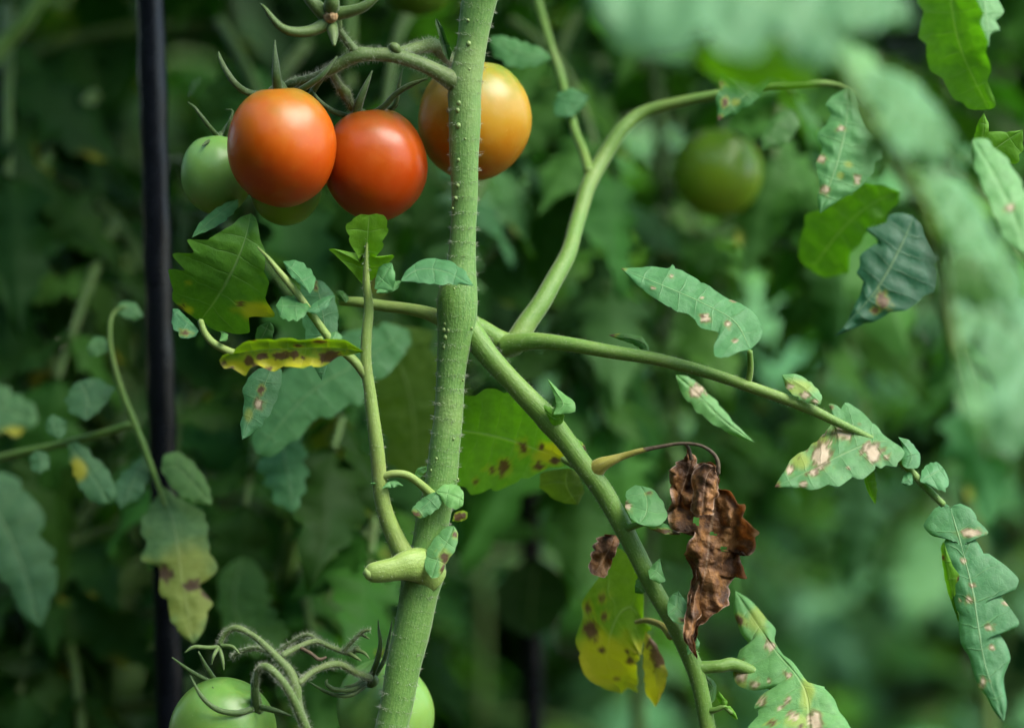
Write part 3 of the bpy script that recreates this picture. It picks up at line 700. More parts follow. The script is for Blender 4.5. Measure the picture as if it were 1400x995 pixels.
# pale round leaf, and the small ones down the branch
pl_ = tube('leaf', [(848, 722, 0, 6), (858, 722, -.003, 5), (870, 718, -.006, 4.5), (885, 714, -.008, 3)], BRANCH, plant, sides=10, step=3)
leaf2d('leaflet', pl_[0], [(874, 716), (884, 700), (884, 680), (876, 664)], [(862, 708), (853, 690), (854, 674), (866, 663)], [(890, 720), (908, 716), (914, 702), (906, 682), (892, 668)], d=-.009, ty=.9, cup=6, color=G_PALE, spots=[('p', 858, 692, 5, 4), ('b', 888, 674, 4, 2)])
leaf2d('leaflet', pl_[0], [(880, 716), (905, 722), (932, 731)], [(890, 708), (912, 716)], [(890, 724), (912, 731)], d=-.011, ty=.8, color=G_PALE, spots=[('b', 905, 726, 14, 3), ('b', 925, 729, 8, 3)])
leaf2d('leaf', plant, [(888, 790), (897, 780), (902, 763)], [(886, 780), (893, 770)], [(902, 798), (911, 795), (906, 780)], d=-.008, ty=.4, color=G_PALE)
leaf2d('leaf', plant, [(890, 775), (875, 800), (868, 810)], [(880, 778), (868, 795)], [(890, 795), (880, 812)], d=.006, ty=.2, color=G_MID)
leaf2d('leaf', plant, [(913, 840), (925, 828), (927, 807)], [(912, 828), (915, 815)], [(922, 851), (937, 854), (946, 846), (940, 824)], d=-.010, ty=.6, color=G_PALE, spots=[('b', 934, 847, 5, 3)])
leaf2d('leaf', plant, [(940, 895), (950, 880), (952, 870)], [(938, 882), (946, 872)], [(952, 890), (958, 880)], d=-.008, ty=.3, color=G_PALE)
leaf2d('leaf', plant, [(962, 925), (974, 940), (970, 965)], [(966, 922), (980, 935), (978, 955)], [(962, 940), (964, 958)], d=.004, ty=.3, color=G_MID)
tw = tube('leaf', [(964, 972, 0, 6), (978, 970, -.003, 4), (990, 966, -.004, 3.5), (1000, 974, -.005, 3)], BRANCH, plant, sides=8, step=2)
leaf2d('leaflet', tw[0], [(990, 968), (988, 955), (982, 944)], [(984, 962), (979, 950)], [(996, 960), (988, 950)], d=-.005, ty=-.2, color=G_YEL)
leaf2d('leaflet', tw[0], [(990, 966), (1000, 972), (1009, 984)], [(998, 964), (1006, 974)], [(994, 974), (1003, 981)], d=-.005, ty=-.2, color=G_YEL)

# yellow spotted leaf behind the branch
yl = tube('leaf', [(918, 868, .004, 7), (905, 855, .015, 5), (885, 848, .03, 4), (870, 850, .04, 3)], YPET, plant, sides=10, step=3)
yl[0]['label'] = 'half yellowed leaf with dark brown spots'
leaf2d('leaflet', yl[0], [(880, 850), (860, 830), (840, 850), (830, 900), (850, 948)],
       [(880, 800), (862, 760), (840, 745), (815, 780), (795, 822), (786, 880), (797, 920), (820, 940)], [(892, 860), (880, 880), (872, 920), (876, 949), (862, 938)],
       d=.05, ty=-.3, cup=-5, wave=6, color=(.12, .23, .012), veins=6,
       spots=[('y', 830, 905, 70, 48), ('b', 808, 862, 9, 14), ('b', 805, 832, 6, 8), ('b', 822, 818, 5, 6), ('b', 826, 842, 5, 5), ('b', 823, 888, 6, 5), ('b', 861, 904, 7, 6), ('b', 857, 890, 3, 4), ('b', 845, 927, 4, 3)])
leaf2d('leaflet', yl[0], [(882, 862), (895, 905), (896, 966)], [(878, 900), (882, 945)], [(898, 880), (914, 918), (905, 950)], d=.045, tx=.4, ty=-.2, color=(.2, .19, .03), spots=[('y', 895, 950, 25, 30), ('b', 900, 890, 12, 28)])

# stub stalk and the large spotted leaf at the bottom right
stk = tube('leaf', [(945, 914, .0, 11), (965, 912, 0, 9), (985, 910, 0, 9), (1004, 908, .002, 9.5), (1040, 925, .004, 8), (1080, 960, .004, 7), (1110, 1010, 0, 6)], BRANCH, plant, sides=12, step=4)
leaf2d('leaflet', stk[0], [(1112, 1060), (1108, 1000), (1100, 940), (1062, 890), (1032, 848), (1005, 807)],
       [(1020, 1040), (1019, 994), (1030, 968), (1037, 951), (1057, 941), (1028, 945), (1009, 937), (1000, 921), (1000, 904), (1009, 889), (1024, 884), (1019, 875), (1003, 850), (1002, 830)],
       [(1195, 1045), (1171, 994), (1150, 973), (1138, 949), (1128, 938), (1117, 942), (1103, 930), (1084, 904), (1073, 896), (1060, 877), (1061, 862), (1055, 849), (1028, 821)],
       d=-.006, ty=.8, tx=.1, cup=7, curl=5, color=G_PALE, veins=6, quilt=3,
       spots=[('p', 1051, 882, 4, 5), ('p', 1079, 923, 5, 4), ('p', 1031, 936, 6, 5), ('p', 1013, 920, 6, 9), ('p', 1084, 978, 7, 5), ('p', 1116, 985, 8, 14), ('b', 1011, 848, 9, 6), ('p', 1041, 958, 5, 7), ('p', 1065, 968, 4),
              ('b', 1056, 988, 4), ('p', 1052, 930, 2.5), ('p', 1077, 956, 3, 4), ('h', 1090, 985, 20, 12), ('h', 1035, 845, 16, 20), ('h', 1012, 935, 12, 9), ('h', 1103, 950, 10, 30), ('b', 1096, 993, 5)])

# ---- second branch: node behind the stem, one arm up, one leaf stalk to the right
b2 = tube('branch', [(638, 440, .012, 13), (660, 452, .016, 14), (685, 468, .02, 17), (703, 470, .022, 17), (722, 440, .026, 14), (745, 405, .032, 12.5), (775, 350, .045, 11.5), (790, 300, .06, 11), (802, 260, .07, 10.5), (822, 220, .08, 10.5), (850, 178, .085, 10),
                  (880, 154, .088, 9.5), (930, 140, .085, 7.5), (1000, 126, .08, 6.5), (1070, 116, .075, 6), (1150, 118, .07, 5), (1195, 150, .06, 4)], BRANCH, plant, sides=16, step=5)
tube('side_branch', [(806, 236, .074, 8), (798, 210, .085, 7), (785, 175, .10, 6.5), (768, 110, .12, 6.5), (752, 60, .13, 6.5), (735, 0, .15, 6.5), (720, -90, .17, 5)], BRANCH, b2[0], sides=10, step=6)
rs = tube('leaf', [(690, 474, .018, 16), (712, 468, .014, 13.5), (740, 466, .010, 11.5), (790, 473, .004, 10), (850, 483, 0, 9), (920, 496, -.004, 8.5), (1000, 520, -.007, 8), (1060, 541, -.009, 7.5), (1110, 560, -.010, 7), (1150, 580, -.008, 6), (1200, 605, -.008, 5),
                (1235, 634, -.010, 5), (1265, 665, -.013, 5), (1290, 690, -.016, 4.5)], BRANCH, plant, sides=14, step=4)
hairs([rs], 1600, 3.5, rs[0], 8, .18)
tube('petiolule', [(1022, 527, -.007, 5), (1026, 505, -.009, 4.5), (1025, 480, -.012, 4)], BRANCH, rs[0], sides=8, step=3)
leaf2d('leaflet', rs[0], [(1026, 478), (1005, 440), (960, 414), (912, 393), (849, 367)],
       [(1040, 464), (1043, 444), (1030, 425), (1003, 410), (977, 396), (956, 379), (935, 371), (920, 360), (914, 366), (887, 364)],
       [(1010, 481), (990, 492), (975, 489), (976, 472), (982, 457), (955, 447), (940, 431), (919, 424), (898, 410), (871, 391)],
       d=-.014, ty=.9, cup=6, color=G_BLUE, veins=6, spots=[('p', 964, 434, 5, 5), ('p', 995, 443, 4, 3.5), ('p', 918, 378, 2.5), ('p', 960, 407, 2), ('p', 1005, 466, 3), ('p', 893, 394, 3, 2), ('b', 849, 367, 4), ('b', 960, 432, 2), ('p', 1003, 411, 2.5)])
leaf2d('leaflet', rs[0], [(924, 512), (955, 540), (990, 575), (1032, 605)], [(945, 516), (978, 545), (1005, 578)], [(930, 535), (950, 562), (990, 590)], d=.03, ty=.4, color=G_PALE, spots=[('p', 952, 536, 8, 9)])
leaf2d('leaflet', rs[0], [(874, 488), (884, 474), (868, 464), (832, 458)], [(888, 478), (878, 460), (850, 455)], [(876, 478), (862, 470), (845, 464)], d=.008, ty=.3, color=G_MID, spots=[('b', 836, 459, 6, 4)])
leaf2d('leaflet', rs[0], [(1122, 552), (1100, 530), (1069, 512)], [(1124, 540), (1112, 524), (1090, 511)], [(1108, 552), (1090, 545), (1074, 530)], d=-.012, ty=.6, color=G_PALE, spots=[('h', 1092, 530, 26, 14), ('p', 1078, 528, 5, 4), ('p', 1100, 540, 6, 4), ('p', 1114, 548, 5, 3)])
leaf2d('leaflet', rs[0], [(1222, 604), (1196, 604), (1165, 615), (1123, 635), (1059, 666)],
       [(1206, 592), (1196, 576), (1180, 558), (1155, 548), (1131, 546), (1142, 572), (1124, 586), (1116, 602), (1092, 615), (1072, 640)],
       [(1232, 610), (1238, 622), (1232, 646), (1211, 638), (1196, 647), (1165, 661), (1118, 670)],
       d=-.018, ty=1.0, cup=6, color=G_PALE, veins=6, quilt=3,
       spots=[('p', 1153, 592, 15, 8), ('p', 1122, 624, 12, 15), ('p', 1193, 618, 10, 11), ('p', 1112, 646, 6, 5), ('p', 1080, 642, 6, 5), ('p', 1098, 662, 4), ('p', 1212, 625, 4), ('b', 1136, 556, 3), ('b', 1061, 664, 4), ('p', 1126, 591, 4, 6), ('p', 1134, 605, 3), ('h', 1118, 600, 18, 12), ('h', 1095, 630, 18, 14), ('p', 1160, 640, 2)])
leaf2d('leaflet', rs[0], [(1190, 640), (1185, 655), (1197, 690)], [(1196, 645), (1200, 670)], [(1180, 648), (1186, 672)], d=-.006, ty=-.6, color=G_YEL)
leaf2d('leaflet', rs[0], [(1240, 640), (1246, 622), (1228, 597)], [(1256, 640), (1259, 622), (1245, 602)], [(1232, 634), (1234, 612)], d=-.012, ty=.6, color=G_BLUE, spots=[('b', 1237, 594, 4)])
leaf2d('leaflet', rs[0], [(1258, 658), (1275, 648), (1290, 640)], [(1259, 645), (1266, 634), (1280, 630)], [(1270, 664), (1294, 674), (1298, 656)], d=-.015, ty=.9, color=G_BLUE)
leaf2d('leaflet', rs[0], [(1248, 650), (1240, 656), (1232, 660)], [(1244, 644), (1236, 648)], [(1248, 662), (1238, 664)], d=-.016, ty=.6, color=G_BLUE)
leaf2d('leaflet', rs[0], [(1299, 694), (1314, 745), (1330, 811), (1346, 905), (1373, 987)],
       [(1292, 687), (1275, 694), (1262, 716), (1268, 732), (1283, 732), (1291, 722), (1287, 752), (1297, 785), (1304, 818), (1308, 858), (1318, 894), (1336, 935), (1356, 969)],
       [(1312, 687), (1336, 700), (1356, 724), (1350, 732), (1332, 728), (1325, 730), (1351, 752), (1377, 772), (1394, 793), (1390, 806), (1374, 806), (1387, 832), (1395, 854), (1385, 858), (1370, 853), (1380, 878), (1382, 899), (1375, 930), (1377, 961)],
       d=-.022, ty=.55, tx=.25, cup=7, curl=3, color=G_BLUE, veins=9, quilt=3,
       spots=[('p', 1326, 728, 12, 5), ('p', 1318, 766, 3), ('p', 1324, 819, 4, 5), ('p', 1352, 857, 5, 5), ('p', 1376, 824, 4), ('p', 1357, 885, 3), ('p', 1344, 931, 4, 6), ('p', 1329, 800, 2.5), ('b', 1306, 889, 3, 6), ('p', 1340, 938, 4), ('p', 1312, 820, 2)])
leaf2d('leaflet', rs[0], [(1290, 740), (1296, 780), (1310, 850)], [(1286, 750), (1293, 800)], [(1302, 770), (1314, 790), (1306, 800), (1310, 825), (1313, 848)], d=-.017, ty=-.4, color=G_YEL, spots=[('b', 1289, 762, 4), ('b', 1312, 790, 4, 3)])

# leaves on the upper arm, some way behind
leaf2d('leaf', plant, [(1060, 96), (1035, 115), (1008, 140), (981, 165)], [(1042, 90), (1030, 86), (1012, 80), (1000, 80), (984, 88), (985, 105), (978, 128), (979, 150)], [(1056, 108), (1046, 118), (1042, 128), (1030, 142), (1016, 150), (1002, 160)],
       d=.06, ty=.35, tx=-.1, cup=6, quilt=5, color=(.030, .125, .030), veins=6, spots=[('b', 986, 113, 5, 4), ('b', 992, 140, 4, 6), ('b', 983, 162, 5, 4), ('h', 1006, 140, 8, 6)])
leaf2d('leaf', plant, [(1160, 118), (1158, 160), (1145, 220), (1121, 292)], [(1140, 130), (1126, 142), (1136, 158), (1117, 182), (1122, 205), (1114, 225), (1120, 250), (1117, 270)],
       [(1172, 130), (1180, 164), (1204, 196), (1212, 217), (1198, 222), (1192, 243), (1172, 260), (1152, 272)],
       d=.045, ty=.5, tx=.1, cup=6, quilt=5, color=G_BLUE, veins=7, spots=[('p', 1128, 259, 6), ('p', 1123, 217, 5), ('h', 1160, 225, 8, 6), ('p', 1172, 246, 4), ('p', 1150, 176, 5, 3), ('h', 1150, 240, 6)])
leaf2d('leaf', plant, [(1230, 262), (1190, 280), (1150, 315), (1108, 370)], [(1205, 252), (1180, 248), (1150, 270), (1120, 285), (1099, 296), (1090, 349)], [(1225, 285), (1190, 310), (1178, 335), (1165, 345), (1160, 374), (1130, 380)],
       d=.085, ty=-.6, cup=-6, color=(.07, .20, .010), veins=5)
leaf2d('leaf', plant, [(1250, 295), (1230, 340), (1195, 400), (1141, 460)], [(1225, 290), (1183, 312), (1196, 325), (1178, 345), (1168, 370), (1180, 385), (1170, 412), (1158, 440)], [(1268, 317), (1289, 370), (1280, 395), (1268, 412), (1240, 424), (1215, 434), (1180, 445)],
       d=.05, ty=.35, cup=6, quilt=5, color=(.014, .080, .034), veins=7, spots=[('b', 1208, 412, 7, 8), ('b', 1196, 424, 4, 4)])
leaf2d('leaf', plant, [(780, 120), (805, 135), (760, 160)], [(795, 126), (800, 145), (780, 160)], [(760, 130), (756, 150)], d=.10, ty=.5, color=G_BLUE)
leaf2d('leaf', plant, [(755, 80), (710, 72), (670, 50)], [(740, 65), (705, 52), (685, 48)], [(735, 92), (700, 95), (672, 75)], d=.10, ty=.5, color=G_BLUE)
leaf2d('leaf', plant, [(1085, 150), (1060, 175), (1042, 205)], [(1070, 150), (1050, 165), (1040, 190)], [(1095, 170), (1075, 200)], d=.12, ty=.4, color=G_MID)

# ---- foreground leaf, close to the camera and out of focus, top right
fg = tube('branch', [(1010, -420, -.14, 9), (1060, -120, -.22, 9), (1110, 20, -.27, 9), (1160, 115, -.29, 9), (1205, 190, -.28, 9), (1255, 262, -.27, 9), (1282, 350, -.26, 9), (1300, 450, -.26, 8.5), (1325, 540, -.26, 8), (1350, 620, -.26, 7)], BRANCH, plant, sides=12, step=6)
tube('side_branch', [(690, -480, .03, 10), (850, -520, -.04, 9), (1010, -420, -.14, 9)], BRANCH, fg[0], sides=10, step=8)
FG = dict(color=(.090, .215, .085), tooth=.28, veins=6, wave=30, cup=16, quilt=14)
leaf2d('leaflet', fg[0], [(1160, 60), (1080, 15), (960, -25), (800, -30)], [(1150, -40), (1050, -90), (930, -110), (830, -80)], [(1120, 95), (1085, 85), (1060, 45), (1035, 80), (985, 70), (962, 38), (935, 76), (880, 72), (845, 62), (812, 25)], d=-.31, ty=1.0, **{**FG, 'tooth': 0})
leaf2d('leaflet', fg[0], [(1130, 60), (1075, 85), (1010, 95), (950, 80)], [(1090, 50), (1010, 50), (960, 60)], [(1110, 125), (1060, 118), (1030, 128), (985, 112)], d=-.26, ty=-.3, color=G_YEL)
leaf2d('leaflet', fg[0], [(1130, 20), (1190, 5), (1250, 30)], [(1140, -30), (1200, -40), (1240, -5)], [(1160, 50), (1210, 42), (1240, 40)], d=-.30, ty=1.0, **FG)
leaf2d('leaflet', fg[0], [(1175, 120), (1225, 130), (1295, 215)], [(1195, 90), (1245, 105), (1285, 150), (1305, 190)], [(1180, 160), (1215, 195), (1255, 235), (1285, 240)], d=-.28, ty=1.0, **FG)
leaf2d('leaflet', fg[0], [(1245, 235), (1290, 270), (1345, 330), (1390, 420)], [(1285, 225), (1330, 260), (1360, 320), (1400, 380)], [(1250, 270), (1290, 310), (1300, 345), (1340, 350), (1350, 400), (1375, 440)], d=-.27, ty=1.0, **FG)
leaf2d('leaflet', fg[0], [(1300, 440), (1345, 430), (1400, 470), (1450, 560)], [(1310, 395), (1350, 380), (1400, 400), (1450, 450)], [(1310, 480), (1345, 510), (1350, 560), (1385, 600), (1420, 640)], d=-.26, ty=1.0, **FG)
leaf2d('leaflet', fg[0], [(1305, 480), (1335, 520), (1350, 610)], [(1325, 480), (1350, 540)], [(1300, 520), (1325, 580)], d=-.29, ty=.9, **FG)
leaf2d('leaflet', fg[0], [(1288, 380), (1330, 370), (1385, 395)], [(1300, 345), (1345, 340), (1380, 365)], [(1295, 410), (1340, 420), (1372, 415)], d=-.24, ty=.2, color=G_MID, tooth=.25)
leaf2d('leaflet', fg[0], [(1262, 280), (1300, 300), (1335, 345)], [(1285, 265), (1320, 290)], [(1265, 310), (1300, 340)], d=-.23, ty=-.3, color=G_YEL, tooth=.25)
leaf2d('leaflet', fg[0], [(1130, 60), (1170, 90), (1215, 110)], [(1150, 50), (1195, 75)], [(1130, 95), (1180, 125)], d=-.25, ty=.6, color=G_PALE, tooth=.25)
leaf2d('leaflet', fg[0], [(1335, 560), (1370, 560), (1420, 600)], [(1345, 530), (1390, 550)], [(1335, 600), (1380, 630)], d=-.24, ty=.5, color=G_BLUE, tooth=.25)
leaf2d('leaflet', fg[0], [(1200, 175), (1180, 200), (1185, 240)], [(1185, 180), (1170, 210)], [(1210, 200), (1200, 230)], d=-.28, ty=.5, color=G_PALE)
# leaves of the same level at the right edge, nearly in focus
leaf2d('leaf', plant, [(1300, -60), (1300, 0), (1315, 70), (1352, 150)], [(1258, -40), (1253, 30), (1262, 80), (1285, 115), (1320, 150)], [(1338, -40), (1342, 0), (1350, 50), (1356, 90), (1353, 110), (1362, 145)], d=-.06, ty=-.5, cup=-6, wave=5, color=(.085, .24, .012), veins=6)
leaf2d('leaf', plant, [(1330, -60), (1345, 0), (1352, 65)], [(1320, -20), (1335, 40)], [(1360, -20), (1374, 20), (1362, 28), (1368, 42), (1354, 48)], d=-.05, ty=.7, color=G_PALE)
leaf2d('leaf', plant, [(1340, 220), (1365, 200), (1398, 178)], [(1345, 195), (1352, 180), (1375, 180)], [(1365, 220), (1390, 225), (1400, 205)], d=.0, ty=-.3, color=G_YEL)
leaf2d('leaf', plant, [(1335, 210), (1345, 180), (1345, 155)], [(1330, 190), (1338, 165)], [(1350, 195), (1352, 170)], d=.01, ty=-.3, color=G_YEL)
leaf2d('leaf', plant, [(1330, 190), (1360, 240), (1385, 290), (1405, 350)], [(1350, 190), (1385, 225), (1410, 280)], [(1330, 225), (1350, 275), (1375, 330)], d=-.09, ty=.7, color=G_PALE, spots=[('p', 1382, 284, 6)])

# ---- leaves above and below the frame, shading what lies behind
rr = np.random.RandomState(77)
for i in range(16):
    z = 1.30 + i * .022
    j = np.abs(main[1][:, 2] - z).argmin()
    put_leaf(plant, main[1][j], i * 2.4 + .5, rr.uniform(-.75, -.25), rr.uniform(-.3, .3), rr.uniform(.28, .4), G_MID, rr)
for i in range(8):
    z = .22 + i * .04
    j = np.abs(main[1][:, 2] - z).argmin()
    put_leaf(plant, main[1][j], i * 2.4, rr.uniform(-.1, .3), 0, rr.uniform(.24, .34), G_MID, rr)

# ------------------------------------------------------------------ fruit trusses of the main plant
ped = tube('fruit_stalk', [(632, 118, 0, 16), (610, 106, -.004, 13), (590, 95, -.008, 10.5), (565, 84, -.010, 10), (538, 76, -.012, 10), (512, 75, -.013, 9), (490, 76, -.014, 10), (468, 86, -.013, 8.5), (448, 98, -.012, 7), (425, 108, -.008, 6), (400, 114, -.004, 6), (383, 124, .0, 5.5)], STALK, plant, sides=16, step=3, ridges=.02)
tube('knuckle', [(545, 72, -.013, 5), (540, 65, -.014, 7), (534, 62, -.014, 4)], STALK, ped[0], sides=10, step=2)
p2 = tube('pedicel', [(489, 74, -.014, 8), (479, 62, -.015, 6), (468, 48, -.016, 5.5), (458, 36, -.016, 6)], STALK, ped[0], sides=12, step=3)
p3 = tube('pedicel', [(452, 98, -.010, 5), (462, 114, -.004, 5), (468, 124, 0, 8), (473, 128, .002, 7.5), (478, 140, .006, 5.5), (488, 160, .010, 6)], STALK, ped[0], sides=12, step=3)
p4 = tube('pedicel', [(545, 74, -.008, 8), (570, 66, .0, 9), (592, 62, .008, 10), (604, 72, .016, 9), (620, 86, .028, 7), (640, 96, .033, 6)], STALK, ped[0], sides=12, step=3)
p5 = tube('pedicel', [(420, 109, -.006, 5), (395, 130, .012, 5), (350, 150, .02, 5), (318, 168, .022, 5), (303, 188, .022, 5)], STALK, ped[0], sides=10, step=4)
p6 = tube('pedicel', [(440, 104, -.008, 5), (420, 140, .024, 5), (400, 190, .03, 5), (392, 214, .03, 5)], STALK, ped[0], sides=10, step=4)
hairs([ped, p2, p3, p4], 4500, 6, ped[0], 9, .17)
br_ = leaf2d('bract', ped[0], [(614, 84), (608, 62), (596, 25)], [(606, 74), (600, 52), (595, 32)], [(618, 72), (612, 52), (602, 32)], d=-.004, tx=.3, ty=.1, cup=-4, color=G_DARK)
# empty calyx where a fruit has come off
ecal = tube('empty_calyx', [(462, 40, -.016, 7), (456, 30, -.018, 13), (450, 20, -.021, 14), (448, 14, -.023, 10)], STALK, ped[0], sides=16, step=2)
for q in ([(452, 28, 0, 14), (430, 41, -.002, 11), (405, 44, -.006, 9), (385, 38, -.009, 7), (370, 22, -.010, 5), (363, 12, -.010, 3), (356, 5, -.009, 1)],
          [(446, 22, 0, 15), (432, 8, -.003, 12.5), (418, -8, -.004, 9), (400, -40, -.004, 1)], [(456, 20, 0, 14), (478, 16, -.002, 11), (500, 8, -.004, 9), (522, -12, -.005, 5), (540, -40, -.005, 1)],
          [(453, 12, -.003, 15), (454, 0, -.006, 13), (452, -30, -.008, 3)], [(453, 34, 0, 12), (456, 48, -.004, 9), (457, 63, -.008, 2.5)]):
    sepal(q, plant, -.021, STALK, flat=.7)
scarv = []; sf = []
for a in range(5):
    for b in range(12):
        r = a / 4 * 10.5; th = b / 12 * 6.283
        scarv.append(P(452 + r * math.cos(th), 22 + r * math.sin(th), -.0268 + .0006 * a * a / 4 + random.uniform(-.0004, .0004)))
for a in range(4):
    for b in range(12):
        sf.append((a * 12 + b, a * 12 + (b + 1) % 12, (a + 1) * 12 + (b + 1) % 12, (a + 1) * 12 + b))
obj('scar', mesh_np('scar', scarv, sf), SCAR, ecal[0])

# lower truss
t2 = tube('fruit_stalk', [(520, 1180, .0, 6.8), (450, 1060, -.012, 6.8), (418, 995, -.016, 6.8), (406, 962, -.018, 7.5), (404, 940, -.018, 8.2), (396, 918, -.017, 7.5), (382, 902, -.016, 6.1), (365, 885, -.014, 5.1), (345, 868, -.012, 4.1), (323, 858, -.011, 4.4), (308, 866, -.010, 3.7), (300, 880, -.010, 4.1)], STALK, plant, sides=14, step=3)
a1 = tube('pedicel', [(418, 995, -.024, 6.1), (402, 958, -.026, 6.1), (385, 930, -.027, 5.8), (366, 912, -.026, 6.1), (354, 914, -.024, 4.8), (350, 930, -.022, 4.1), (349, 960, -.016, 4.8)], STALK, t2[0], sides=12, step=3)
a2 = tube('pedicel', [(386, 896, -.014, 4.8), (408, 884, -.010, 4.1), (432, 876, -.006, 4.1), (452, 884, -.004, 3.7), (478, 892, -.002, 4.1), (490, 884, -.002, 2.7)], STALK, t2[0], sides=10, step=3)
a3 = tube('pedicel', [(408, 934, -.018, 4.8), (428, 918, -.014, 4.4), (452, 908, -.010, 5.4), (468, 909, -.006, 4.8), (488, 920, .0, 4.8), (506, 926, .008, 4.8)], STALK, t2[0], sides=12, step=3)
a4 = tube('pedicel', [(470, 890, -.004, 2.7), (484, 874, -.006, 2.7), (498, 862, -.008, 2.7), (506, 861, -.009, 1.7)], STALK, t2[0], sides=8, step=3)
a5 = tube('pedicel', [(372, 892, -.012, 4.1), (350, 886, -.004, 3.7), (325, 892, .002, 3.4), (318, 900, .004, 3.1)], STALK, t2[0], sides=8, step=3)
a6 = tube('pedicel', [(410, 885, -.010, 2.7), (425, 893, -.012, 2.7), (436, 901, -.013, 2.7), (446, 898, -.012, 2.0)], DRIED, t2[0], sides=8, step=3)
a7 = tube('pedicel', [(438, 878, -.006, 2.7), (420, 868, -.002, 3.1), (395, 880, .002, 3.4), (375, 895, .004, 3.4)], STALK, t2[0], sides=8, step=3)
hairs([t2, a1, a2, a3, a4, a5, a7], 5500, 6, t2[0], 10, .16)
for q in ([(298, 884, 0, 4), (284, 885, -.002, 4), (265, 884, -.004, 3.5), (252, 892, -.005, 1)], [(300, 886, 0, 4), (304, 900, -.003, 3.5), (306, 916, -.004, 1)], [(299, 884, 0, 4), (292, 896, -.004, 3), (289, 908, -.004, 1)],
          [(302, 882, 0, 4), (318, 884, -.002, 3.5), (328, 894, -.003, 1)], [(476, 892, .008, 4), (486, 898, .006, 3.5), (494, 903, .005, 1)], [(486, 888, .008, 4), (498, 892, .006, 3), (505, 900, .005, 1)], [(492, 866, .006, 3), (500, 870, .004, 2.5), (505, 873, .003, 1)]):
    sepal(q, plant, -.011, STALK, flat=.6)

# ------------------------------------------------------------------ the plant at the left edge, with its sprig
lp = thing('tomato_plant', P(-260, 2990, .22), 'blurred tomato plant at the left edge with a small sprig and yellowing leaf', 'plant')
lst = tube('stem', [(-260, 3000, .22, 20), (-240, 1600, .22, 18), (-215, 1000, .22, 16), (-200, 640, .22, 15), (-190, 200, .24, 13), (-150, -200, .28, 10)], BRANCH, lp, sides=10, step=30)
G_SPRIG = (.07, .175, .062)
spg = tube('leaf', [(-205, 690, .22, 8), (-80, 650, .17, 7), (0, 626, .13, 6), (60, 612, .115, 5.5), (120, 598, .105, 5.5), (180, 580, .095, 6)], BRANCH, lp, sides=10, step=8)
tube('rachis', [(172, 418, .10, 1.2), (158, 425, .10, 2), (151, 442, .097, 2.6), (152, 480, .095, 3.2), (165, 530, .095, 4), (182, 575, .095, 5), (200, 620, .095, 4.6), (215, 660, .095, 4), (225, 690, .095, 3)], BRANCH, spg[0], sides=8, step=8)
leaf2d('leaflet', spg[0], [(156, 428), (176, 420), (196, 432)], [(166, 412), (186, 414)], [(168, 434), (186, 440)], d=.10, ty=.5, color=G_SPRIG)
leaf2d('leaflet', spg[0], [(153, 478), (136, 470), (118, 476)], [(142, 460), (126, 462)], [(140, 486), (124, 488)], d=.095, ty=.5, color=G_SPRIG)
def soft(mid, l, r, d, color=G_MID, ty=.5, par=None, **k): return leaf2d('leaflet', par or spg[0], mid, l, r, d=d, ty=ty, color=color, res=4, **{'tooth': .24, **k})
soft([(118, 575), (120, 545), (110, 520)], [(95, 565), (86, 545), (100, 525)], [(140, 560), (160, 530), (135, 515)], .095, G_SPRIG)
soft([(80, 600), (75, 585), (72, 566)], [(64, 592), (62, 575)], [(90, 595), (92, 575)], .095, G_SPRIG)
soft([(50, 615), (55, 628), (55, 648)], [(40, 622), (42, 642)], [(66, 620), (70, 640)], .095, G_SPRIG)
soft([(92, 605), (120, 640), (150, 688)], [(112, 605), (148, 640), (160, 675)], [(95, 640), (110, 670), (130, 690)], .095, G_SPRIG, spots=[('y', 105, 640, 14, 20)])
soft([(205, 620), (185, 650), (165, 695)], [(190, 625), (160, 650), (152, 680)], [(210, 640), (195, 680)], .095, G_SPRIG)
soft([(222, 665), (238, 720), (248, 790), (265, 880)], [(205, 690), (188, 705), (195, 745), (190, 765), (215, 775), (218, 810), (228, 835), (240, 862)], [(250, 680), (280, 700), (290, 715), (285, 740), (300, 775), (280, 800), (292, 825), (280, 860)], .085, (.085, .175, .055), cup=6, spots=[('h', 250, 800, 60, 70), ('b', 225, 785, 14, 12), ('b', 262, 800, 10, 8), ('b', 285, 810, 10, 8), ('h', 255, 850, 24, 34), ('h', 262, 830, 40, 40)])
soft([(220, 640), (245, 640), (290, 690)], [(225, 615), (255, 620), (285, 660)], [(230, 665), (265, 690)], .09, (.075, .17, .05))
soft([(-60, 640), (-10, 690), (30, 770), (55, 858)], [(10, 640), (55, 690), (70, 740), (85, 775), (70, 825)], [(-60, 720), (-20, 790), (10, 800), (25, 835)], .16, G_SPRIG, cup=6, veins=6, par=spg[0])
soft([(-40, 530), (10, 560), (52, 575)], [(-10, 520), (25, 535), (50, 555)], [(-20, 580), (15, 600), (40, 590)], .18, G_SPRIG, spots=[('y', 20, 590, 20, 8)])
leaf2d('leaf', lp, [(-60, 380), (20, 400), (80, 430), (120, 470)], [(0, 370), (60, 385), (110, 420)], [(-20, 430), (40, 450), (90, 470)], d=.33, ty=.5, color=G_DARK, res=6)
tube('leaf_stalk', [(-190, 440, .24, 11), (-60, 465, .28, 10), (40, 480, .30, 9), (95, 488, .31, 7), (150, 470, .32, 5)], BRANCH, lp, sides=10, step=10)
tube('side_branch', [(-190, 300, .24, 14), (-90, 180, .26, 14), (-10, 78, .28, 13), (40, 20, .28, 12), (85, -60, .28, 11)], BRANCH, lp, sides=10, step=10)

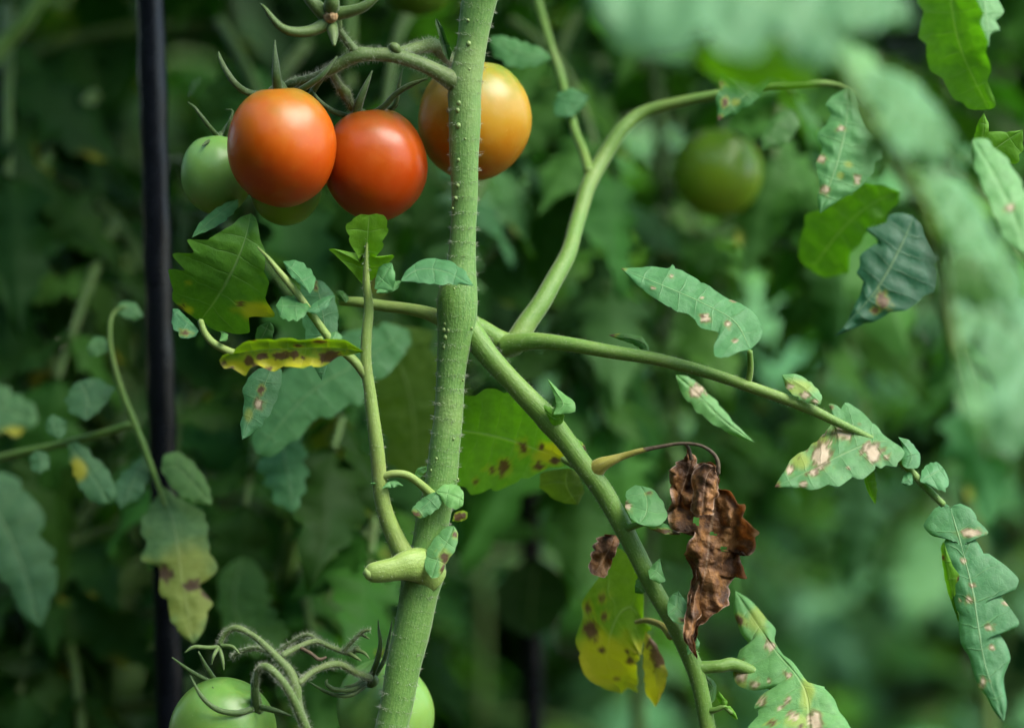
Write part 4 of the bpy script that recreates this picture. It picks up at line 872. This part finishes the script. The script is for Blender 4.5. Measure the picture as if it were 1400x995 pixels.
rl = np.random.RandomState(91)
for i in range(30):  # canopy leaves added above the frame to shade the left background
    z = 1.26 + i * .016
    j = np.abs(lst[1][:, 2] - min(z, 1.17)).argmin()
    put_leaf(lp, (-.33 + rl.uniform(0, .30), .12 + rl.uniform(0, .35), z), i * 2.4, rl.uniform(-.35, .15), rl.uniform(-.3, .3), rl.uniform(.22, .32), G_MID, rl)
for yy in (.18, .34):  # out-of-view branches added for that shading canopy
    tube('side_branch', [(*lst[1][-1], .004), (-.25, yy, 1.38, .004), (-.12, yy, 1.55, .003), (-.02, yy, 1.72, .002)], BACKSTEM, lp, px=False, sides=8, step=40)

# leaves seen between the stake and the main stem, on their own plant
mp_ = thing('tomato_plant', P(420, 2850, .30), 'blurred tomato plant just behind the pale shoot and spotted left leaf', 'plant')
tube('stem', [(420, 2870, .30, 20), (400, 1700, .30, 17), (390, 1000, .28, 14), (400, 700, .26, 11), (430, 520, .24, 10), (470, 300, .28, 10), (480, -100, .32, 8)], BRANCH, mp_, sides=10, step=20)
tube('leaf_stalk', [(385, 860, .27, 9), (395, 760, .24, 8), (420, 690, .2, 7), (445, 650, .16, 6)], BRANCH, mp_, sides=8, step=10)
def mleaf(mid, l, r, d, color=G_MID, ty=.5, **k): return leaf2d('leaf', mp_, mid, l, r, d=d, ty=ty, color=color, res=4, **{'tooth': .26, **k})
mleaf([(560, 450), (500, 490), (420, 540), (350, 620)], [(520, 440), (440, 465), (400, 490), (360, 540), (340, 590)], [(560, 480), (500, 545), (490, 560), (430, 580), (400, 610), (370, 625)], .10, G_BLUE, veins=6, cup=6)
mleaf([(380, 580), (392, 640), (400, 700)], [(360, 600), (350, 640), (375, 690)], [(415, 600), (425, 650), (412, 690)], .12, G_BLUE)
mleaf([(520, 440), (560, 540), (570, 660)], [(490, 470), (500, 560), (530, 640)], [(590, 450), (620, 540), (600, 630)], .15, (.08, .15, .02), ty=-.4, veins=6)
mleaf([(330, 760), (320, 830), (350, 900)], [(300, 780), (295, 830), (310, 880)], [(355, 770), (380, 830), (400, 880)], .16, (.06, .16, .03), ty=.5, veins=5)
mleaf([(440, 560), (450, 610), (460, 640)], [(420, 580), (425, 615)], [(480, 570), (490, 610)], .2, (.12, .17, .02), ty=-.2)

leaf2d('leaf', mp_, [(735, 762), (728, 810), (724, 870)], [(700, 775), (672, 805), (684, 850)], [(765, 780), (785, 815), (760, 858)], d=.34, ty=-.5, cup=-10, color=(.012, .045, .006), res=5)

# leaves of these plants that hang towards the path, readable behind the main plant
rm = np.random.RandomState(1234)
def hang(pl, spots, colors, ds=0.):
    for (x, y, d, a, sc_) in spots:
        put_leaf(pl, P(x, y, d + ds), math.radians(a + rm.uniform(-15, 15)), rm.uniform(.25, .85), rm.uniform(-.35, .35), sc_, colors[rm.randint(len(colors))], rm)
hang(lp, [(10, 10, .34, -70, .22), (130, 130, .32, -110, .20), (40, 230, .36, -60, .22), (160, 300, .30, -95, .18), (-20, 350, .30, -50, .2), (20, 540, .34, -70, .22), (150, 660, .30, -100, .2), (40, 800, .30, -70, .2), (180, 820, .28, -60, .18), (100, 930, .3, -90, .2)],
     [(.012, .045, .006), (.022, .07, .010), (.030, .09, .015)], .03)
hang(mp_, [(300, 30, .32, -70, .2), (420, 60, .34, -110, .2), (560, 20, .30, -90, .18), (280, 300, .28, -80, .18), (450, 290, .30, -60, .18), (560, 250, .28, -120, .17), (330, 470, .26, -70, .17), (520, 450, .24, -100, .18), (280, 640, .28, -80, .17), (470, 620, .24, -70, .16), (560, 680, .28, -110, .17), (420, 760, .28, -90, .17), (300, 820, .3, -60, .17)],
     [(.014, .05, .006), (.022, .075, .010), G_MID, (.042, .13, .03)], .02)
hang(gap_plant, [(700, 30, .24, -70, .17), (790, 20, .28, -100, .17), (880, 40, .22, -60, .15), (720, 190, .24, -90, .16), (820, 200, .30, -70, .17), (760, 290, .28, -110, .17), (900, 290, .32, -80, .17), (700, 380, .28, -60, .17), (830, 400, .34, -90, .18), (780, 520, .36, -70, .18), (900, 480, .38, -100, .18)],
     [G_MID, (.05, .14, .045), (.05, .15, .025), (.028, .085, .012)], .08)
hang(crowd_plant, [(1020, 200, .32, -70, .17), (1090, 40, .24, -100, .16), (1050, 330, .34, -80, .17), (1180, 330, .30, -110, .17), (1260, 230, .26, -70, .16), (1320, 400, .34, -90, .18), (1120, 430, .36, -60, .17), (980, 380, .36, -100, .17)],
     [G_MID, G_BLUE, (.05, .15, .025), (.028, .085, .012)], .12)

# ------------------------------------------------------------------ tomatoes
R1 = tomato_material('ripe_orange_skin', [(0, (.35, .036, .0008)), (.40, (.37, .050, .0010)), (.62, (.37, .066, .0015)), (.80, (.34, .084, .003)), (1, (.22, .13, .012))], (.46, .14, .012))
R2 = tomato_material('ripe_red_skin', [(0, (.35, .032, .0008)), (.45, (.36, .042, .001)), (.7, (.34, .055, .002)), (.88, (.28, .06, .005)), (1, (.18, .09, .012))], (.42, .10, .012))
R3 = tomato_material('turning_skin', [(0, (.36, .095, .0015)), (.3, (.37, .135, .003)), (.6, (.36, .19, .010)), (.8, (.32, .20, .02)), (.95, (.13, .17, .012)), (1, (.10, .16, .012))], (.44, .28, .06))
GR = tomato_material('green_skin', [(0, (.10, .18, .018)), (.5, (.095, .185, .025)), (1, (.07, .16, .028))], (.17, .27, .08))
GR_PALE = tomato_material('pale_green_skin', [(0, (.15, .26, .04)), (.5, (.14, .27, .05)), (1, (.11, .24, .05))], (.22, .34, .12))
GR_LIME = tomato_material('lime_green_skin', [(0, (.16, .25, .008)), (.5, (.13, .22, .01)), (1, (.08, .18, .012))], (.2, .3, .04))
GR2 = tomato_material('deep_green_skin', [(0, (.085, .16, .007)), (.5, (.07, .15, .009)), (1, (.055, .13, .012))], (.12, .22, .03))

t = tomato('orange-red tomato, frontmost of the upper truss', 386, 203, -.012, 76, 81, R1, (-.06, -.12, 1), 1, group=None)
cal = tube('calyx', [(384, 112, -.002, 5), (382, 122, -.002, 14), (381, 128, -.002, 17)], SEPAL, t, sides=14, step=2, d0=-.004)
for q in ([(366, 130, 0, 6), (340, 127, -.004, 6.5), (322, 115, -.008, 6), (308, 95, -.008, 5), (301, 80, -.006, 3.5), (299, 71, -.005, 1)],
          [(380, 128, -.006, 9), (378, 105, -.010, 8.5), (377, 85, -.010, 6), (376, 68, -.008, 3), (376, 55, -.006, 1)],
          [(398, 130, 0, 6), (415, 121, -.006, 6), (436, 107, -.010, 5.5), (450, 92, -.010, 3.5), (461, 77, -.009, 1)],
          [(392, 124, .006, 6), (402, 112, .012, 5), (404, 104, .014, 1)]): sepal(q, cal[0], -.008)
t = tomato('deep red-orange tomato right of the frontmost one, beside the stem', 513, 227, .012, 72, 76, R2, (-.12, -.10, 1), 2, lobes=4)
cal = tube('calyx', [(488, 150, .0, 6), (490, 156, .0, 13), (491, 161, .0, 16)], SEPAL, t, sides=14, step=2, d0=.010)
for q in ([(486, 160, -.004, 9), (492, 138, -.006, 8), (500, 118, -.006, 5.5), (509, 97, -.005, 1)], [(478, 160, 0, 5), (455, 152, -.004, 5), (438, 140, -.005, 4.5), (426, 123, -.004, 1)],
          [(505, 158, -.002, 6), (525, 146, -.006, 6), (540, 130, -.008, 5.5), (560, 117, -.010, 5), (585, 107, -.011, 1.5)], [(520, 158, 0, 4), (540, 143, -.004, 4), (545, 120, -.005, 3.5), (548, 104, -.005, 2), (551, 94, -.004, .8)],
          [(525, 156, 0, 4), (538, 148, -.002, 3.5), (545, 143, -.003, 1)]): sepal(q, cal[0], .010)
t = tomato('yellow-orange tomato half hidden behind the main stem', 649, 167, .036, 79, 81, R3, (.10, -.05, 1), 3)
cal = tube('calyx', [(640, 84, .036, 5), (641, 92, .036, 14), (641, 97, .036, 16)], SEPAL, t, sides=12, step=2)
for q in ([(632, 95, 0, 6), (615, 98, -.008, 5), (600, 108, -.012, 1)], [(650, 94, .004, 6), (664, 96, .012, 5), (672, 104, .018, 1)], [(642, 92, .004, 6), (648, 82, .012, 5), (652, 74, .016, 1)]): sepal(q, cal[0], .034)
t = tomato('pale green tomato at the left, partly behind the orange-red one', 296, 241, .022, 49, 54, GR_PALE, (-.15, 0, 1), 4)
cal = tube('calyx', [(302, 182, .022, 5), (301, 188, .022, 11), (300, 192, .022, 13)], SEPAL, t, sides=12, step=2)
for q in ([(300, 190, 0, 5), (290, 178, -.004, 4.5), (276, 160, -.006, 3.5), (266, 147, -.006, 2.5), (257, 140, -.005, .8)], [(306, 190, 0, 5), (312, 172, -.004, 4), (318, 152, -.004, 2), (308, 150, -.003, .8)],
          [(296, 192, 0, 4.5), (284, 194, -.008, 4), (276, 200, -.012, 1)]): sepal(q, cal[0], .020)
t = tomato('green tomato peeking out below the orange-red one', 391, 259, .030, 49, 50, GR_LIME, (.1, 0, 1), 5)
cal = tube('calyx', [(392, 204, .030, 5), (392, 209, .030, 11), (392, 213, .030, 13)], SEPAL, t, sides=12, step=2)
for q in ([(388, 211, 0, 5), (372, 200, .004, 4), (360, 192, .008, 1)], [(398, 211, 0, 5), (412, 200, .004, 4), (424, 194, .008, 1)], [(392, 210, .004, 5), (394, 194, .012, 4), (396, 184, .014, 1)]): sepal(q, cal[0], .030)
t = tomato('green tomato at the bottom left beneath the lower truss', 303, 1004, -.004, 72, 75, GR, (.45, -.25, 1), 6)
cal = tube('calyx', [(350, 950, -.016, 6), (350, 964, -.015, 9), (351, 970, -.014, 11)], SEPAL, t, sides=12, step=2)
for q in ([(350, 972, 0, 9), (349, 950, -.004, 8), (348, 930, -.005, 6.5), (351, 915, -.004, 3)], [(346, 968, -.002, 6), (326, 974, -.007, 5.5), (298, 970, -.010, 5), (276, 952, -.010, 4), (260, 923, -.008, 1)],
          [(356, 966, -.002, 6), (376, 971, -.005, 5), (398, 978, -.006, 1.5)], [(342, 966, 0, 5), (318, 968, .002, 4.5), (302, 952, .002, 3.5), (290, 938, .001, 1)],
          [(340, 962, .006, 5), (310, 940, .012, 5), (280, 928, .012, 4.5), (256, 914, .010, 3.5), (235, 898, .008, 1)], [(335, 955, .008, 6), (300, 935, .014, 5.5), (284, 915, .012, 5), (271, 890, .010, 1.5)]): sepal(q, cal[0], -.016)
t = tomato('green tomato at the bottom, crossed by the main stem', 528, 974, .030, 66, 72, GR_PALE, (-.45, -.15, 1), 7)
cal = tube('calyx', [(506, 922, .012, 6), (508, 930, .014, 10), (510, 936, .016, 12)], SEPAL, t, sides=12, step=2)
for q in ([(505, 930, 0, 6), (515, 905, -.006, 5.5), (520, 880, -.008, 4), (518, 862, -.008, 2.5), (517, 847, -.007, .8)], [(510, 928, .004, 5), (526, 900, .002, 4.5), (532, 872, .002, 3), (536, 848, .002, .8)],
          [(500, 932, -.002, 5), (480, 942, -.008, 5), (458, 942, -.010, 4.5), (446, 934, -.010, 3.5), (448, 928, -.010, 1)], [(500, 936, -.002, 5), (478, 950, -.007, 4.5), (450, 947, -.008, 3.5), (420, 930, -.008, .8)],
          [(498, 928, .004, 5), (485, 936, .002, 4), (470, 938, .001, 1)]): sepal(q, cal[0], .012)
t = tomato('shaded green tomato in the upper right, far behind', 980, 238, .27, 62, 60, GR_LIME, (.1, -.1, 1), 8)
cal = tube('calyx', [(985, 172, .27, 5), (985, 180, .27, 11), (985, 185, .27, 14)], SEPAL, t, sides=12, step=2)
for q in ([(980, 182, -.004, 6), (960, 184, -.012, 5), (945, 196, -.016, 1)], [(990, 182, -.004, 6), (1008, 184, -.012, 5), (1022, 196, -.014, 1)], [(985, 180, 0, 6), (990, 165, .004, 5), (1000, 150, .006, 1)]): sepal(q, cal[0], .27)
t = tomato('green tomato cut off by the top edge left of the stem', 572, -14, .2, 47, 36, GR2, (0, 0, 1), 9)
cal = tube('calyx', [(572, -62, .2, 5), (572, -54, .2, 11), (572, -49, .2, 12)], SEPAL, t, sides=12, step=2)
for q in ([(566, -50, 0, 5), (550, -48, -.01, 4), (538, -40, -.012, 1)], [(578, -50, 0, 5), (594, -48, -.01, 4), (606, -40, -.012, 1)]): sepal(q, cal[0], .2)
